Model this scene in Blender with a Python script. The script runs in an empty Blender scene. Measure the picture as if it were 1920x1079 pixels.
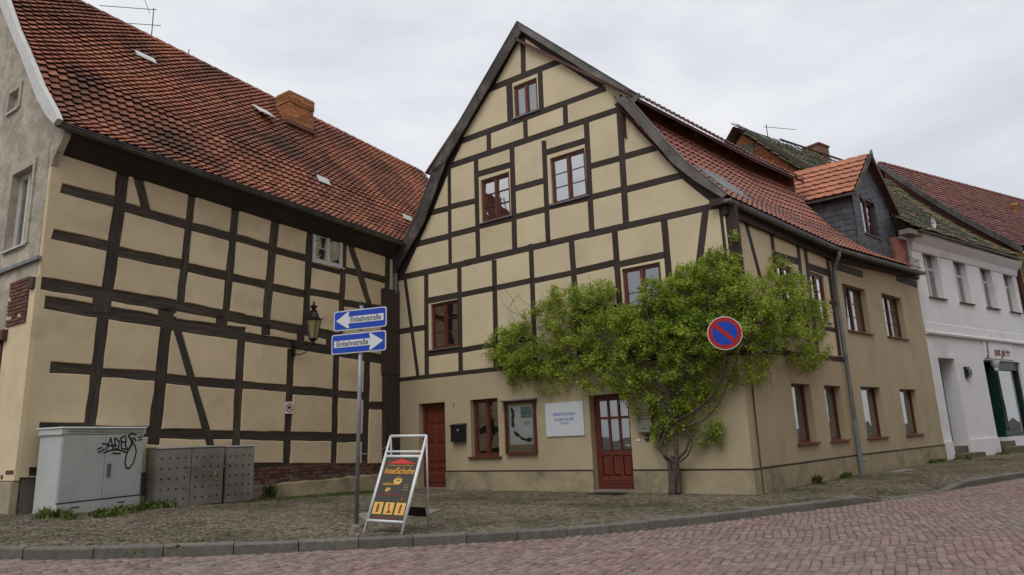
import bpy, math, random
import numpy as np
from mathutils import Vector, Matrix, noise
from mathutils.geometry import delaunay_2d_cdt
random.seed(7); rng = np.random.default_rng(7)
SC = bpy.context.scene
COL = SC.collection
# ------------------------------------------------------------------ camera
F, CX, CY, EYE = 1279.0, 960.0, 539.5, 1.35
_up = np.array([-240, 5840, 1279.0]); _up /= np.linalg.norm(_up)
_Y = np.array([0, 0, 1.0]) - _up[2]*_up; _Y /= np.linalg.norm(_Y)
_X = np.cross(_up, _Y); _X = _X if _X[0] > 0 else -_X
R = np.array([_X, _Y, _up]); CAM = np.array([0, 0, EYE])
cam = bpy.data.objects.new('camera', bpy.data.cameras.new('camera')); COL.objects.link(cam)
cam.data.sensor_width = 36; cam.data.lens = F/1920*36; cam.data.clip_end = 3000; cam.data.clip_start = .05
M = Matrix.Identity(4)
for i in range(3):
    M[i][0] = R[i][0]; M[i][1] = R[i][1]; M[i][2] = -R[i][2]; M[i][3] = CAM[i]
cam.matrix_world = M; SC.camera = cam
# ------------------------------------------------------------------ light
SUN_EL, SUN_AZ = math.radians(55), math.radians(205)      # azimuth, compass style from +Y clockwise
world = bpy.data.worlds.new('World'); SC.world = world; world.use_nodes = True
nt = world.node_tree; nt.nodes.clear()
def N(t, typ, **kw):
    n = t.nodes.new(typ)
    for k, v in kw.items():
        if k.startswith('i_'):
            key = k[2:]; key = int(key) if key.isdigit() else key.replace('_', ' ')
            n.inputs[key].default_value = v
        else: setattr(n, k, v)
    return n
sky = N(nt, 'ShaderNodeTexSky', sky_type='NISHITA', sun_disc=False, sun_elevation=SUN_EL, sun_rotation=SUN_AZ)
skb = N(nt, 'ShaderNodeBackground', i_Strength=.10); nt.links.new(sky.outputs[0], skb.inputs[0])
tc = N(nt, 'ShaderNodeTexCoord')
mp = N(nt, 'ShaderNodeMapping'); mp.inputs['Scale'].default_value = (1, 1, 2.6); mp.inputs['Location'].default_value = (.35, .1, .2)
nt.links.new(tc.outputs['Generated'], mp.inputs[0])
nz = N(nt, 'ShaderNodeTexNoise', i_Scale=2.1, i_Detail=8.0, i_Roughness=.56, i_Distortion=.25); nt.links.new(mp.outputs[0], nz.inputs[0])
cr = N(nt, 'ShaderNodeValToRGB'); cr.color_ramp.elements[0].position = .36; cr.color_ramp.elements[0].color = (.575, .60, .655, 1)
cr.color_ramp.elements[1].position = .62; cr.color_ramp.elements[1].color = (.785, .795, .825, 1)
nt.links.new(nz.outputs[0], cr.inputs[0])
clb = N(nt, 'ShaderNodeBackground', i_Strength=1.17); nt.links.new(cr.outputs[0], clb.inputs[0])
mxs = N(nt, 'ShaderNodeMixShader', i_0=.93); nt.links.new(skb.outputs[0], mxs.inputs[1]); nt.links.new(clb.outputs[0], mxs.inputs[2])
wo = N(nt, 'ShaderNodeOutputWorld'); nt.links.new(mxs.outputs[0], wo.inputs[0])
sun = bpy.data.objects.new('sun', bpy.data.lights.new('sun', 'SUN')); COL.objects.link(sun)
sun.data.energy = 1.2; sun.data.angle = math.radians(35); sun.data.color = (1, .97, .92)
sd = Vector((math.sin(SUN_AZ)*math.cos(SUN_EL), math.cos(SUN_AZ)*math.cos(SUN_EL), math.sin(SUN_EL)))
sun.rotation_euler = sd.to_track_quat('Z', 'Y').to_euler(); sun.location = sd*60
vs = SC.view_settings; vs.view_transform = 'Standard'; vs.look = 'None'; vs.exposure = 0; vs.gamma = 1; vs.use_curve_mapping = False
SC.cycles.max_bounces = 6; SC.cycles.transparent_max_bounces = 12
# ------------------------------------------------------------------ geometry of the place
def ray(px, py): return R @ np.array([(px-CX)/F, (CY-py)/F, 1.0])
def hgt(x, y):
    v = (-.045*(np.asarray(x)+1)-.02*(np.asarray(y)-14))/.06
    return .06*np.logaddexp(0, np.clip(v, -60, 9.0)) if np.ndim(v) else .06*float(np.logaddexp(0, min(v, 9.0)))
def gnd(px, py, dz=0):
    z = 0
    for i in range(40):
        d = ray(px, py); p = CAM + d*((z-EYE)/d[2]); z = .5*z + .5*(hgt(p[0], p[1])+dz)
    return np.array([p[0], p[1], z])
class PL:
    def __init__(s, p, ang):
        a = math.radians(ang); s.p = np.array([p[0], p[1], 0.]); s.u = np.array([math.cos(a), math.sin(a), 0])
        s.n = np.array([s.u[1], -s.u[0], 0])
        if s.n.dot(CAM-s.p) < 0: s.n = -s.n
    def uz(s, px, py, d=0):
        r = ray(px, py); p0 = s.p+s.n*d; q = CAM+r*((p0-CAM).dot(s.n)/r.dot(s.n))
        return ((q-p0).dot(s.u), q[2])
    def pt(s, u, z, d=0):
        q = s.p+s.u*u+s.n*d; return np.array([q[0], q[1], z])
    def px(s, px, py, d=0): return s.pt(*s.uz(px, py, d), d)
G = PL((-3.56, 20.52), -35.6)          # front gable of the main house, u to the right
S1 = PL(G.pt(10.28, 0), 46.0)          # its timbered street side
S2 = PL(S1.px(1612, 892), 42.5)        # its rendered street side
WT = PL(S2.px(1776, 865), 36.0)        # white house
SU1 = float(np.hypot(*(S2.p-S1.p)[:2]))
L = PL((-3.56, 20.52), 57.0)           # left house, u is negative to the left
LC = -9.72                             # its corner
V = PL(L.pt(LC, 0), 146.5)             # grey end wall of the left house
# ------------------------------------------------------------------ object helpers
WL = {}
def wl(o): return WL[o.name] if o is not None else np.zeros(3)
def tags(o, label=None, cat=None, group=None, kind=None):
    for k, v in (('label', label), ('category', cat), ('group', group), ('kind', kind)):
        if v: o[k] = v
    return o
def link(o, parent, origin):
    COL.objects.link(o)
    if parent is not None: o.parent = parent
    o.location = Vector([float(a) for a in (np.asarray(origin)-wl(parent))]); WL[o.name] = np.asarray(origin, float)
    return o
def thing(name, loc, label, cat, group=None):
    o = bpy.data.objects.new(name, None); o.empty_display_size = .2
    link(o, None, np.asarray(loc, float)); return tags(o, label, cat, group)
def mesh(name, verts, faces, mats, smooth=False, midx=None):
    me = bpy.data.meshes.new(name); me.from_pydata([tuple(map(float, v)) for v in verts], [], [tuple(int(i) for i in f) for f in faces])
    for m in (mats if isinstance(mats, (list, tuple)) else [mats]): me.materials.append(m)
    if midx is not None: me.polygons.foreach_set('material_index', midx)
    if smooth: me.polygons.foreach_set('use_smooth', [True]*len(me.polygons))
    me.update(); return me
def mk(name, verts, faces, mat, parent=None, origin=None, smooth=False, midx=None, **tg):
    v = np.asarray(verts, float)
    o = v.mean(0) if origin is None else np.asarray(origin, float)
    ob = bpy.data.objects.new(name, mesh(name, v-o, faces, mat, smooth, midx)); link(ob, parent, o)
    return tags(ob, **tg)
def fastmesh(name, V_, Q, mat):
    me = bpy.data.meshes.new(name); n = len(V_); f = len(Q); k = Q.shape[1]
    me.vertices.add(n); me.vertices.foreach_set('co', np.asarray(V_, np.float32).ravel())
    me.loops.add(f*k); me.loops.foreach_set('vertex_index', Q.astype(np.int32).ravel())
    me.polygons.add(f); me.polygons.foreach_set('loop_start', np.arange(0, f*k, k, dtype=np.int32))
    try: me.polygons.foreach_set('loop_total', np.full(f, k, np.int32))
    except Exception: pass
    me.materials.append(mat); me.update(calc_edges=True); me.validate(); return me
def inst(name, me, Mw, parent, **tg):
    ob = bpy.data.objects.new(name, me); COL.objects.link(ob); o = wl(parent)
    ob.parent = parent; ob.matrix_basis = Matrix.Translation(Vector([-float(a) for a in o])) @ Mw
    WL[ob.name] = np.array(Mw.translation); return tags(ob, **tg)
def frame(o, x, y, z=None):
    x = Vector(x).normalized(); y = Vector(y); z = x.cross(y).normalized(); y = z.cross(x)
    m = Matrix.Identity(4)
    for i in range(3): m[i][0] = x[i]; m[i][1] = y[i]; m[i][2] = z[i]; m[i][3] = float(o[i])
    return m
class MB:
    def __init__(s): s.v = []; s.f = []; s.m = []; s.mi = 0
    def add(s, vs, fs, mi=None):
        k = len(s.v); s.v += [np.asarray(v, float) for v in vs]; s.f += [tuple(k+i for i in f) for f in fs]; s.m += [s.mi if mi is None else mi]*len(fs)
    def hexa(s, b, t, mi=None):   # two quads
        s.add(list(b)+list(t), [(3, 2, 1, 0), (4, 5, 6, 7), (0, 1, 5, 4), (1, 2, 6, 5), (2, 3, 7, 6), (3, 0, 4, 7)], mi)
    def box(s, P, u0, u1, z0, z1, d0, d1, mi=None):
        q = lambda d: [P.pt(u0, z0, d), P.pt(u1, z0, d), P.pt(u1, z1, d), P.pt(u0, z1, d)]
        s.hexa(q(d0), q(d1), mi)
    def obox(s, o, ax, ay, az, mi=None):  # oriented box from a corner
        o, ax, ay, az = (np.asarray(a, float) for a in (o, ax, ay, az))
        s.hexa([o, o+ax, o+ax+ay, o+ay], [o+az, o+ax+az, o+ax+ay+az, o+ay+az], mi)
    def prism(s, pts, off, mi=None):
        n = len(pts); off = np.asarray(off, float); a = [np.asarray(p, float) for p in pts]; b = [p+off for p in a]
        s.add(a+b, [tuple(range(n))[::-1], tuple(range(n, 2*n))]+[(i, (i+1) % n, n+(i+1) % n, n+i) for i in range(n)], mi)
    def tube(s, pts, r, n=8, mi=None, cap=True, half=False):
        pts = [np.asarray(p, float) for p in pts]; rr = r if isinstance(r, (list, tuple)) else [r]*len(pts)
        rings = []; prev = None
        for i, p in enumerate(pts):
            t = pts[min(i+1, len(pts)-1)]-pts[max(i-1, 0)]; t = t/(np.linalg.norm(t)+1e-9)
            a = np.array([0, 0, 1.]) if abs(t[2]) < .95 else np.array([0, 1., 0])
            if prev is not None: a = prev
            x = np.cross(a, t); x /= np.linalg.norm(x)+1e-9; y = np.cross(t, x); prev = y
            rings.append([p+rr[i]*(math.cos(k)*x+math.sin(k)*y) for k in (np.linspace(0, 2*math.pi, n, endpoint=False) if not half else np.linspace(math.pi, 2*math.pi, n))])
        vs = [v for g in rings for v in g]; fs = []
        m = n if not half else n-1
        for i in range(len(pts)-1):
            for k in range(m): fs.append((i*n+k, i*n+(k+1) % n, (i+1)*n+(k+1) % n, (i+1)*n+k))
        if cap: fs += [tuple(range(n))[::-1], tuple((len(pts)-1)*n+k for k in range(n))]
        s.add(vs, fs, mi)
    def lathe(s, c, prof, n=12, mi=None):
        vs = [np.array([c[0]+r*math.cos(a), c[1]+r*math.sin(a), c[2]+z]) for r, z in prof for a in np.linspace(0, 2*math.pi, n, endpoint=False)]
        fs = [(i*n+k, i*n+(k+1) % n, (i+1)*n+(k+1) % n, (i+1)*n+k) for i in range(len(prof)-1) for k in range(n)]
        s.add(vs, fs, mi)
    def build(s, name, mat, parent=None, **kw):
        return mk(name, s.v, s.f, mat, parent, midx=s.m if isinstance(mat, (list, tuple)) else None, **kw)
# ------------------------------------------------------------------ materials
def mat(name, base, base2=None, rough=.8, metal=0, ns=3.0, nd=5, ramp=(.35, .65), bump=None, rnd=0, coord='world', stretch=(1, 1, 1), base3=None, ns3=.6, ramp3=(.5, .7), spec=.4, hue=0, trans=0, waves=None):
    m = bpy.data.materials.new(name); m.use_nodes = True; t = m.node_tree; L_ = t.links
    bs = t.nodes['Principled BSDF']; bs.inputs['Roughness'].default_value = rough; bs.inputs['Metallic'].default_value = metal
    bs.inputs['Specular IOR Level'].default_value = spec
    if coord == 'world': src = N(t, 'ShaderNodeNewGeometry').outputs['Position']
    else: src = N(t, 'ShaderNodeTexCoord').outputs['Object']
    mp = N(t, 'ShaderNodeMapping'); mp.inputs['Scale'].default_value = stretch; L_.new(src, mp.inputs[0])
    oi = N(t, 'ShaderNodeObjectInfo'); ge = N(t, 'ShaderNodeNewGeometry')
    ad = N(t, 'ShaderNodeMath', operation='ADD'); L_.new(oi.outputs['Random'], ad.inputs[0]); L_.new(ge.outputs['Random Per Island'], ad.inputs[1])
    fr = N(t, 'ShaderNodeMath', operation='FRACT'); L_.new(ad.outputs[0], fr.inputs[0])
    if coord == 'obj':
        va = N(t, 'ShaderNodeVectorMath', operation='ADD'); ml = N(t, 'ShaderNodeMath', operation='MULTIPLY', i_1=37.0); L_.new(fr.outputs[0], ml.inputs[0])
        L_.new(mp.outputs[0], va.inputs[0]); L_.new(ml.outputs[0], va.inputs[1]); vec = va.outputs[0]
    else: vec = mp.outputs[0]
    col = None
    rgb = lambda c: (*c, 1)
    if base2 is not None:
        n = N(t, 'ShaderNodeTexNoise', i_Scale=ns, i_Detail=float(nd), i_Roughness=.6); L_.new(vec, n.inputs[0])
        r = N(t, 'ShaderNodeMapRange', i_1=ramp[0], i_2=ramp[1]); L_.new(n.outputs[0], r.inputs[0])
        mx = N(t, 'ShaderNodeMix', data_type='RGBA'); L_.new(r.outputs[0], mx.inputs[0]); mx.inputs[6].default_value = rgb(base); mx.inputs[7].default_value = rgb(base2); col = mx.outputs[2]
    if base3 is not None:
        n = N(t, 'ShaderNodeTexNoise', i_Scale=ns3, i_Detail=6.0, i_Roughness=.65); L_.new(src, n.inputs[0])
        r = N(t, 'ShaderNodeMapRange', i_1=ramp3[0], i_2=ramp3[1]); L_.new(n.outputs[0], r.inputs[0])
        mx = N(t, 'ShaderNodeMix', data_type='RGBA'); L_.new(r.outputs[0], mx.inputs[0]); mx.inputs[6].default_value = rgb(base)
        if col: L_.new(col, mx.inputs[6])
        mx.inputs[7].default_value = rgb(base3); col = mx.outputs[2]
    if rnd or hue:
        hs = N(t, 'ShaderNodeHueSaturation'); 
        if col: L_.new(col, hs.inputs['Color'])
        else: hs.inputs['Color'].default_value = rgb(base)
        a = N(t, 'ShaderNodeMapRange', i_3=1-rnd, i_4=1+rnd); L_.new(fr.outputs[0], a.inputs[0]); L_.new(a.outputs[0], hs.inputs['Value'])
        if hue:
            w = N(t, 'ShaderNodeMath', operation='MULTIPLY', i_1=7.31); L_.new(fr.outputs[0], w.inputs[0]); f2 = N(t, 'ShaderNodeMath', operation='FRACT'); L_.new(w.outputs[0], f2.inputs[0])
            b = N(t, 'ShaderNodeMapRange', i_3=.5-hue, i_4=.5+hue); L_.new(f2.outputs[0], b.inputs[0]); L_.new(b.outputs[0], hs.inputs['Hue'])
        col = hs.outputs[0]
    if col: L_.new(col, bs.inputs['Base Color'])
    else: bs.inputs['Base Color'].default_value = rgb(base)
    if bump:
        n = N(t, 'ShaderNodeTexNoise', i_Scale=bump[0], i_Detail=4.0, i_Roughness=.6); L_.new(vec, n.inputs[0])
        b = N(t, 'ShaderNodeBump', i_Strength=bump[1], i_Distance=bump[2] if len(bump) > 2 else .02); L_.new(n.outputs[0], b.inputs['Height']); L_.new(b.outputs[0], bs.inputs['Normal'])
    if trans:
        tr = N(t, 'ShaderNodeBsdfTranslucent'); ms = N(t, 'ShaderNodeMixShader', i_0=trans)
        if col: L_.new(col, tr.inputs[0])
        L_.new(bs.outputs[0], ms.inputs[1]); L_.new(tr.outputs[0], ms.inputs[2]); L_.new(ms.outputs[0], t.nodes['Material Output'].inputs[0])
    return m
PLA = mat('plaster_tan', (.67, .565, .375), (.60, .505, .33), rough=.9, ns=1.3, bump=(60, .15, .01), rnd=.055, base3=(.49, .405, .255), ns3=.7, ramp3=(.55, .8))
PLL = mat('plaster_left', (.69, .56, .365), (.61, .495, .315), rough=.9, ns=1.8, bump=(22, .35, .015), rnd=.08, base3=(.45, .375, .25), ns3=1.0, ramp3=(.54, .8))
PLG = mat('render_ground', (.475, .395, .255), (.42, .345, .22), rough=.9, ns=1.2, bump=(50, .15, .01), base3=(.345, .285, .175), ns3=.7, ramp3=(.5, .78), stretch=(1, 1, .35))
PLI = mat('render_plinth', (.42, .35, .225), (.35, .29, .185), rough=.92, ns=2.5, bump=(50, .2, .01), base3=(.17, .155, .10), ns3=1.4, ramp3=(.46, .70))
GRP = mat('grey_old_render', (.44, .39, .315), (.34, .29, .23), rough=.92, ns=2.6, ramp=(.44, .56), bump=(9, .8, .03), base3=(.52, .45, .36), ns3=1.1, ramp3=(.55, .62))
TIM = mat('timber_brown', (.029, .0185, .015), (.052, .034, .027), rough=.75, ns=4, coord='obj', stretch=(.6, 9, 9), bump=(5, .4, .01), rnd=.12)
TIO = mat('timber_old', (.043, .032, .025), (.098, .076, .057), rough=.85, ns=3.0, nd=6, coord='obj', stretch=(.7, 6, 6), ramp=(.40, .78), bump=(4, .8, .02), rnd=.2)
TIG = mat('timber_weathered', (.055, .047, .042), (.16, .14, .125), rough=.85, ns=2.2, ramp=(.42, .72), bump=(30, .4, .01))
TIL = mat('clay_tile_old', (.39, .148, .083), (.28, .108, .068), rough=.88, ns=5, rnd=.20, hue=.008, base3=(.10, .052, .038), ns3=.55, ramp3=(.42, .66), bump=(40, .3, .01))
TIH = mat('clay_tile_house', (.33, .13, .085), (.25, .095, .065), rough=.6, ns=4, rnd=.12, bump=(40, .15, .01))
TIN = mat('clay_tile_new', (.44, .17, .095), (.37, .14, .08), rough=.75, ns=5, rnd=.14, bump=(40, .15, .01))
TIR = mat('clay_tile_red', (.27, .11, .085), (.19, .08, .065), rough=.85, ns=6, rnd=.25, base3=(.14, .075, .06), ns3=.5, ramp3=(.5, .7))
TIM2 = mat('clay_tile_mossy', (.13, .105, .06), (.22, .12, .07), rough=.95, ns=3, rnd=.3, base3=(.06, .075, .03), ns3=1.4, ramp3=(.42, .6))
TIW = mat('timber_grey', (.085, .075, .068), (.22, .20, .18), rough=.85, ns=1.6, nd=6, ramp=(.35, .7), bump=(30, .4, .01))
SOD = mat('soffit_dark', (.028, .022, .019), (.045, .03, .025), rough=.85, ns=3)
SOF = mat('soffit_red_brown', (.075, .034, .024), (.12, .05, .033), rough=.8, ns=3)
SLA = mat('slate', (.050, .055, .066), (.085, .09, .10), rough=.55, ns=9, rnd=.3, bump=(25, .3, .01))
BRK = mat('brick_red', (.185, .078, .052), (.12, .058, .045), rough=.9, ns=14, rnd=.35, hue=.015, bump=(60, .5, .01), base3=(.06, .045, .04), ns3=2.2, ramp3=(.52, .75))
BRG = mat('brick_orange', (.42, .125, .06), (.30, .085, .045), rough=.9, ns=10, rnd=.3, hue=.012, bump=(60, .4, .01))
BRO = mat('brick_ochre', (.50, .22, .085), (.38, .15, .06), rough=.9, ns=14, rnd=.3, hue=.012, bump=(60, .4, .01), base3=(.10, .06, .04), ns3=1.3, ramp3=(.5, .72))
MOR = mat('mortar', (.22, .19, .16), (.15, .13, .11), rough=.95, ns=20)
RED = mat('window_red_brown', (.14, .038, .025), (.10, .028, .019), rough=.45, ns=6)
DRR = mat('door_red', (.155, .033, .018), (.12, .026, .015), rough=.5, ns=5)
WHF = mat('white_paint', (.62, .62, .60), (.52, .51, .48), rough=.5, ns=7)
WHW = mat('white_render', (.78, .78, .79), (.73, .73, .74), rough=.9, ns=1.2, bump=(40, .1, .01), base3=(.52, .51, .5), ns3=.8, ramp3=(.55, .8))
YEL = mat('yellow_render', (.55, .48, .16), (.5, .43, .14), rough=.9, ns=2)
ZNC = mat('zinc', (.22, .235, .235), (.14, .15, .15), rough=.55, metal=.35, ns=3)
GUT = mat('gutter_dark', (.06, .062, .06), (.13, .13, .12), rough=.45, metal=.3, ns=2.5)
GAL = mat('galvanised_pole', (.30, .33, .36), (.22, .245, .27), rough=.45, metal=.4, ns=5)
ALU = mat('aluminium', (.74, .745, .75), (.66, .66, .66), rough=.4, metal=.1, ns=4)
SST = mat('stainless', (.34, .33, .305), (.22, .205, .18), rough=.42, metal=.55, ns=1.1, nd=2, ramp=(.35, .65))
CAB = mat('cabinet_grey', (.52, .545, .53), (.46, .485, .47), rough=.6, ns=3, base3=(.30, .31, .30), ns3=1.5, ramp3=(.58, .8))
BLK = mat('black_paint', (.012, .013, .014), rough=.35)
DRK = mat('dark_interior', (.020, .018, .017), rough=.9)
INT = mat('interior_wall', (.12, .10, .085), (.05, .045, .04), rough=.9, ns=1.5)
CUR = mat('curtain', (.55, .56, .55), (.42, .43, .42), rough=.9, ns=3, stretch=(6, 6, .3))
BLI = mat('blind', (.42, .47, .49), rough=.7)
MOS = mat('joint_moss', (.038, .032, .02), (.05, .052, .02), rough=1, ns=1.4, bump=(30, .5, .02))
EAR = mat('ground_earth', (.09, .08, .06), (.07, .065, .05), rough=1, ns=.4)
RBD = mat('road_bed', (.10, .082, .066), (.14, .115, .09), rough=1, ns=3)
SET = mat('sett_red_granite', (.265, .178, .155), (.205, .142, .128), rough=.8, ns=11, rnd=.26, hue=.018, bump=(45, .5, .01), base3=(.215, .18, .145), ns3=.45, ramp3=(.42, .70))
MSC = mat("mosaic_stone", (.17, .142, .102), (.13, .108, .078), rough=.88, ns=9, rnd=.48, hue=.02, bump=(50, .4, .01), base3=(.068, .060, .028), ns3=.42, ramp3=(.44, .64))
KRB = mat('kerb_granite', (.18, .167, .145), (.12, .112, .095), rough=.85, ns=14, rnd=.12, bump=(30, .5, .01), base3=(.12, .115, .095), ns3=1.6, ramp3=(.52, .75))
CON = mat('concrete', (.25, .23, .19), (.19, .18, .15), rough=.9, ns=8, bump=(40, .2, .01))
STN = mat('step_stone', (.17, .15, .11), (.09, .095, .05), rough=.95, ns=4)
LEA = mat('leaf', (.44, .53, .085), (.25, .35, .045), rough=.5, ns=1.3, rnd=.38, hue=.022, trans=.45, spec=.35)
GRS = mat('grass', (.085, .14, .025), (.12, .14, .035), rough=.7, ns=2, rnd=.4, hue=.02, trans=.25)
BAR = mat('bark', (.12, .09, .07), (.06, .045, .035), rough=.9, ns=18, bump=(30, .8, .02))
BLU = mat('sign_blue', (.008, .06, .46), rough=.35)
SRD = mat('sign_red', (.42, .02, .025), rough=.35)
SWH = mat('sign_white', (.72, .73, .75), rough=.4)
PWH = mat('paper_and_sky_white', (.60, .63, .62), (.54, .57, .56), rough=.6, ns=2)
BOA = mat('board_white', (.60, .62, .66), rough=.45)
TXB = mat('text_black', (.02, .02, .02), rough=.5)
INK = mat('ink_blue', (.08, .14, .42), rough=.5)
TEA = mat('print_teal', (.16, .42, .40), rough=.6)
ORA = mat('print_orange', (.72, .33, .03), rough=.5)
YLW = mat('print_yellow', (.72, .45, .10), rough=.5)
PRD = mat('print_red', (.62, .03, .02), rough=.5)
DRD = mat('print_dark_red', (.30, .04, .02), rough=.5)
POS = mat('poster_dark', (.050, .042, .030), rough=.3)
GRN = mat('shop_green', (.006, .034, .027), (.005, .026, .02), rough=.4, ns=4)
NET = mat('net_green', (.035, .06, .048), rough=.8)
LGL = mat('lamp_glass', (.30, .24, .13), rough=.25)
SHL = mat('shop_letter', (.14, .02, .02), rough=.5)
def glassmat(name, tint, refl=.12, dens=.55):
    m = bpy.data.materials.new(name); m.use_nodes = True; t = m.node_tree; t.nodes.clear(); K = t.links
    fz = N(t, 'ShaderNodeFresnel', i_IOR=1.9); gl = N(t, 'ShaderNodeBsdfGlossy', i_Roughness=.015); gl.inputs[0].default_value = (1, 1, 1, 1)
    n = N(t, 'ShaderNodeTexNoise', i_Scale=1.2, i_Detail=1.0); ge = N(t, 'ShaderNodeNewGeometry'); K.new(ge.outputs['Position'], n.inputs[0])
    b = N(t, 'ShaderNodeBump', i_Strength=.25, i_Distance=.03); K.new(n.outputs[0], b.inputs['Height']); K.new(b.outputs[0], gl.inputs['Normal'])
    tr = N(t, 'ShaderNodeBsdfTransparent'); tr.inputs[0].default_value = (*tint, 1)
    mx = N(t, 'ShaderNodeMixShader'); ad = N(t, 'ShaderNodeMath', operation='ADD', i_1=refl); ad.use_clamp = True
    K.new(fz.outputs[0], ad.inputs[0]); K.new(ad.outputs[0], mx.inputs[0]); K.new(tr.outputs[0], mx.inputs[1]); K.new(gl.outputs[0], mx.inputs[2])
    o = N(t, 'ShaderNodeOutputMaterial'); K.new(mx.outputs[0], o.inputs[0]); return m
GLS = glassmat('window_glass', (.75, .78, .76), .16)
GLH = glassmat('window_glass_bright', (.5, .55, .6), .42)
# ------------------------------------------------------------------ walls from traced lines
def beam_quad(P, x1, y1, x2, y2, w, crop, d=0):
    x0, y0, s = crop
    dx, dy = x2-x1, y2-y1; l = math.hypot(dx, dy); nx, ny = -dy/l*w/2, dx/l*w/2
    f = lambda x, y: np.array(P.uz(x0+x/s, y0+y/s, d))
    a, b, c, e = f(x1+nx, y1+ny), f(x1-nx, y1-ny), f(x2-nx, y2-ny), f(x2+nx, y2+ny)
    return a, b, c, e
def beam_poly(q, jit, seg=5):
    a, b, c, e = q    # a-e one side, b-c other side
    L1 = []; L2 = []
    for i in range(seg+1):
        t = i/seg; w = np.linalg.norm(a-b)*jit; 
        L1.append(a*(1-t)+e*t+rng.normal(0, w, 2)*(.7)); L2.append(b*(1-t)+c*t+rng.normal(0, w, 2)*.7)
    return L1+L2[::-1]
_bk = [0]
def make_beam(P, poly, d_front, thick, m, parent, name='timber_beam'):
    n = len(poly)//2; l1 = poly[:n]; l2 = poly[n:][::-1]
    c = np.mean(poly, 0); ax = (l1[-1]+l2[-1]-l1[0]-l2[0]); ax = ax/np.linalg.norm(ax); ay = np.array([-ax[1], ax[0]])
    _bk[0] = (_bk[0]+1) % 9; df = d_front+_bk[0]*.0011
    O = P.pt(c[0], c[1], df); X = P.u*ax[0]+np.array([0, 0, ax[1]]); Yv = P.u*ay[0]+np.array([0, 0, ay[1]])
    Z = np.cross(X, Yv); out = 1 if Z.dot(P.n) > 0 else -1
    loc = lambda p, z, k=0: np.array([(p-c).dot(ax)*(1), (p-c).dot(ay)-k, z])
    vs = []; fs = []
    for i in range(n):
        e = .008
        s = np.sign((l1[i]-c).dot(ay)) or 1
        vs += [loc(l1[i], -thick*out), loc(l1[i], -.008*out), loc(l1[i], 0, s*e), loc(l2[i], 0, -s*e), loc(l2[i], -.008*out), loc(l2[i], -thick*out)]
    for i in range(n-1):
        for k in range(5): fs.append((i*6+k, i*6+k+1, i*6+6+k+1, i*6+6+k))
    fs += [tuple(range(6))[::-1], tuple((n-1)*6+k for k in range(6))]
    me = mesh(name, vs, fs, m)
    return inst(name, me, frame(O, X, Yv), parent)
def cdt(outer, inner):
    vs = []; fs = []
    for poly in [outer]+inner:
        poly = [np.asarray(p, float) for p in poly]
        if sum(a[0]*b[1]-a[1]*b[0] for a, b in zip(poly, poly[1:]+poly[:1])) < 0: poly = poly[::-1]
        k = len(vs); vs += [Vector((float(p[0]), float(p[1]))) for p in poly]; fs.append(list(range(k, k+len(poly))))
    v, e, f, ov, oe, of = delaunay_2d_cdt(vs, [], fs, 0, 1e-5)
    tris = [tuple(t) for t, o in zip(f, of) if len(o) == 1 and o[0] == 0]
    return [np.array(p) for p in v], tris
def comps(tris):
    ed = {}
    for i, t in enumerate(tris):
        for k in range(3): ed.setdefault(frozenset((t[k], t[(k+1) % 3])), []).append(i)
    seen = set(); out = []
    for i in range(len(tris)):
        if i in seen: continue
        st = [i]; seen.add(i); c = []
        while st:
            j = st.pop(); c.append(tris[j])
            for k in range(3):
                for q in ed[frozenset((tris[j][k], tris[j][(k+1) % 3]))]:
                    if q not in seen: seen.add(q); st.append(q)
        out.append(c)
    return out
def orient(v, t):
    a, b, c = (v[i] for i in t)
    return t if (b[0]-a[0])*(c[1]-a[1])-(b[1]-a[1])*(c[0]-a[0]) > 0 else (t[0], t[2], t[1])
def slab(P, v2, tris, d0, d1, m, parent, name, inset=0, bev=0):
    tris = [orient(v2, t) for t in tris]; idx = sorted({i for t in tris for i in t}); mp_ = {i: k for k, i in enumerate(idx)}
    he = {(t[k], t[(k+1) % 3]) for t in tris for k in range(3)}; bd = [e for e in he if (e[1], e[0]) not in he]
    area = sum(abs((v2[t[1]][0]-v2[t[0]][0])*(v2[t[2]][1]-v2[t[0]][1])-(v2[t[1]][1]-v2[t[0]][1])*(v2[t[2]][0]-v2[t[0]][0]))/2 for t in tris)
    if area < .006: return None
    off = {i: np.zeros(2) for i in idx}
    if inset:
        nb = {}
        for a, b in bd:
            t = v2[b]-v2[a]; t = t/(np.linalg.norm(t)+1e-9); n = np.array([-t[1], t[0]])
            nb.setdefault(a, []).append(n); nb.setdefault(b, []).append(n)
        for i, ns in nb.items():
            s = sum(ns); l = np.linalg.norm(s)
            if l > .3: s = s/l; off[i] = s*inset/max(.55, s.dot(ns[0]))
    K = len(idx); vs = [P.pt(*(v2[i]+off[i]), d0) for i in idx]+[P.pt(*v2[i], d0-bev) for i in idx]+[P.pt(*v2[i], d1) for i in idx]
    fs = [tuple(mp_[i] for i in t) for t in tris]
    for a, b in bd:
        a, b = mp_[a], mp_[b]
        if bev: fs.append((b, a, K+a, K+b))
        fs.append((K+b, K+a, 2*K+a, 2*K+b))
    return mk(name, vs, fs, m, parent)
def wall(P, outer, holes, d0, d1, m, parent, name='wall'):
    v, t = cdt(outer, holes); return slab(P, v, t, d0, d1, m, parent, name)
def rect(u0, z0, u1, z1): return [np.array(p) for p in ((u0, z0), (u1, z0), (u1, z1), (u0, z1))]
def pxrect(P, x0, y0, x1, y1, d=0):  # top left, bottom right pixels
    a = P.uz(x0, y0, d); b = P.uz(x1, y1, d); return a[0], b[1], b[0], a[1]
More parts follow.
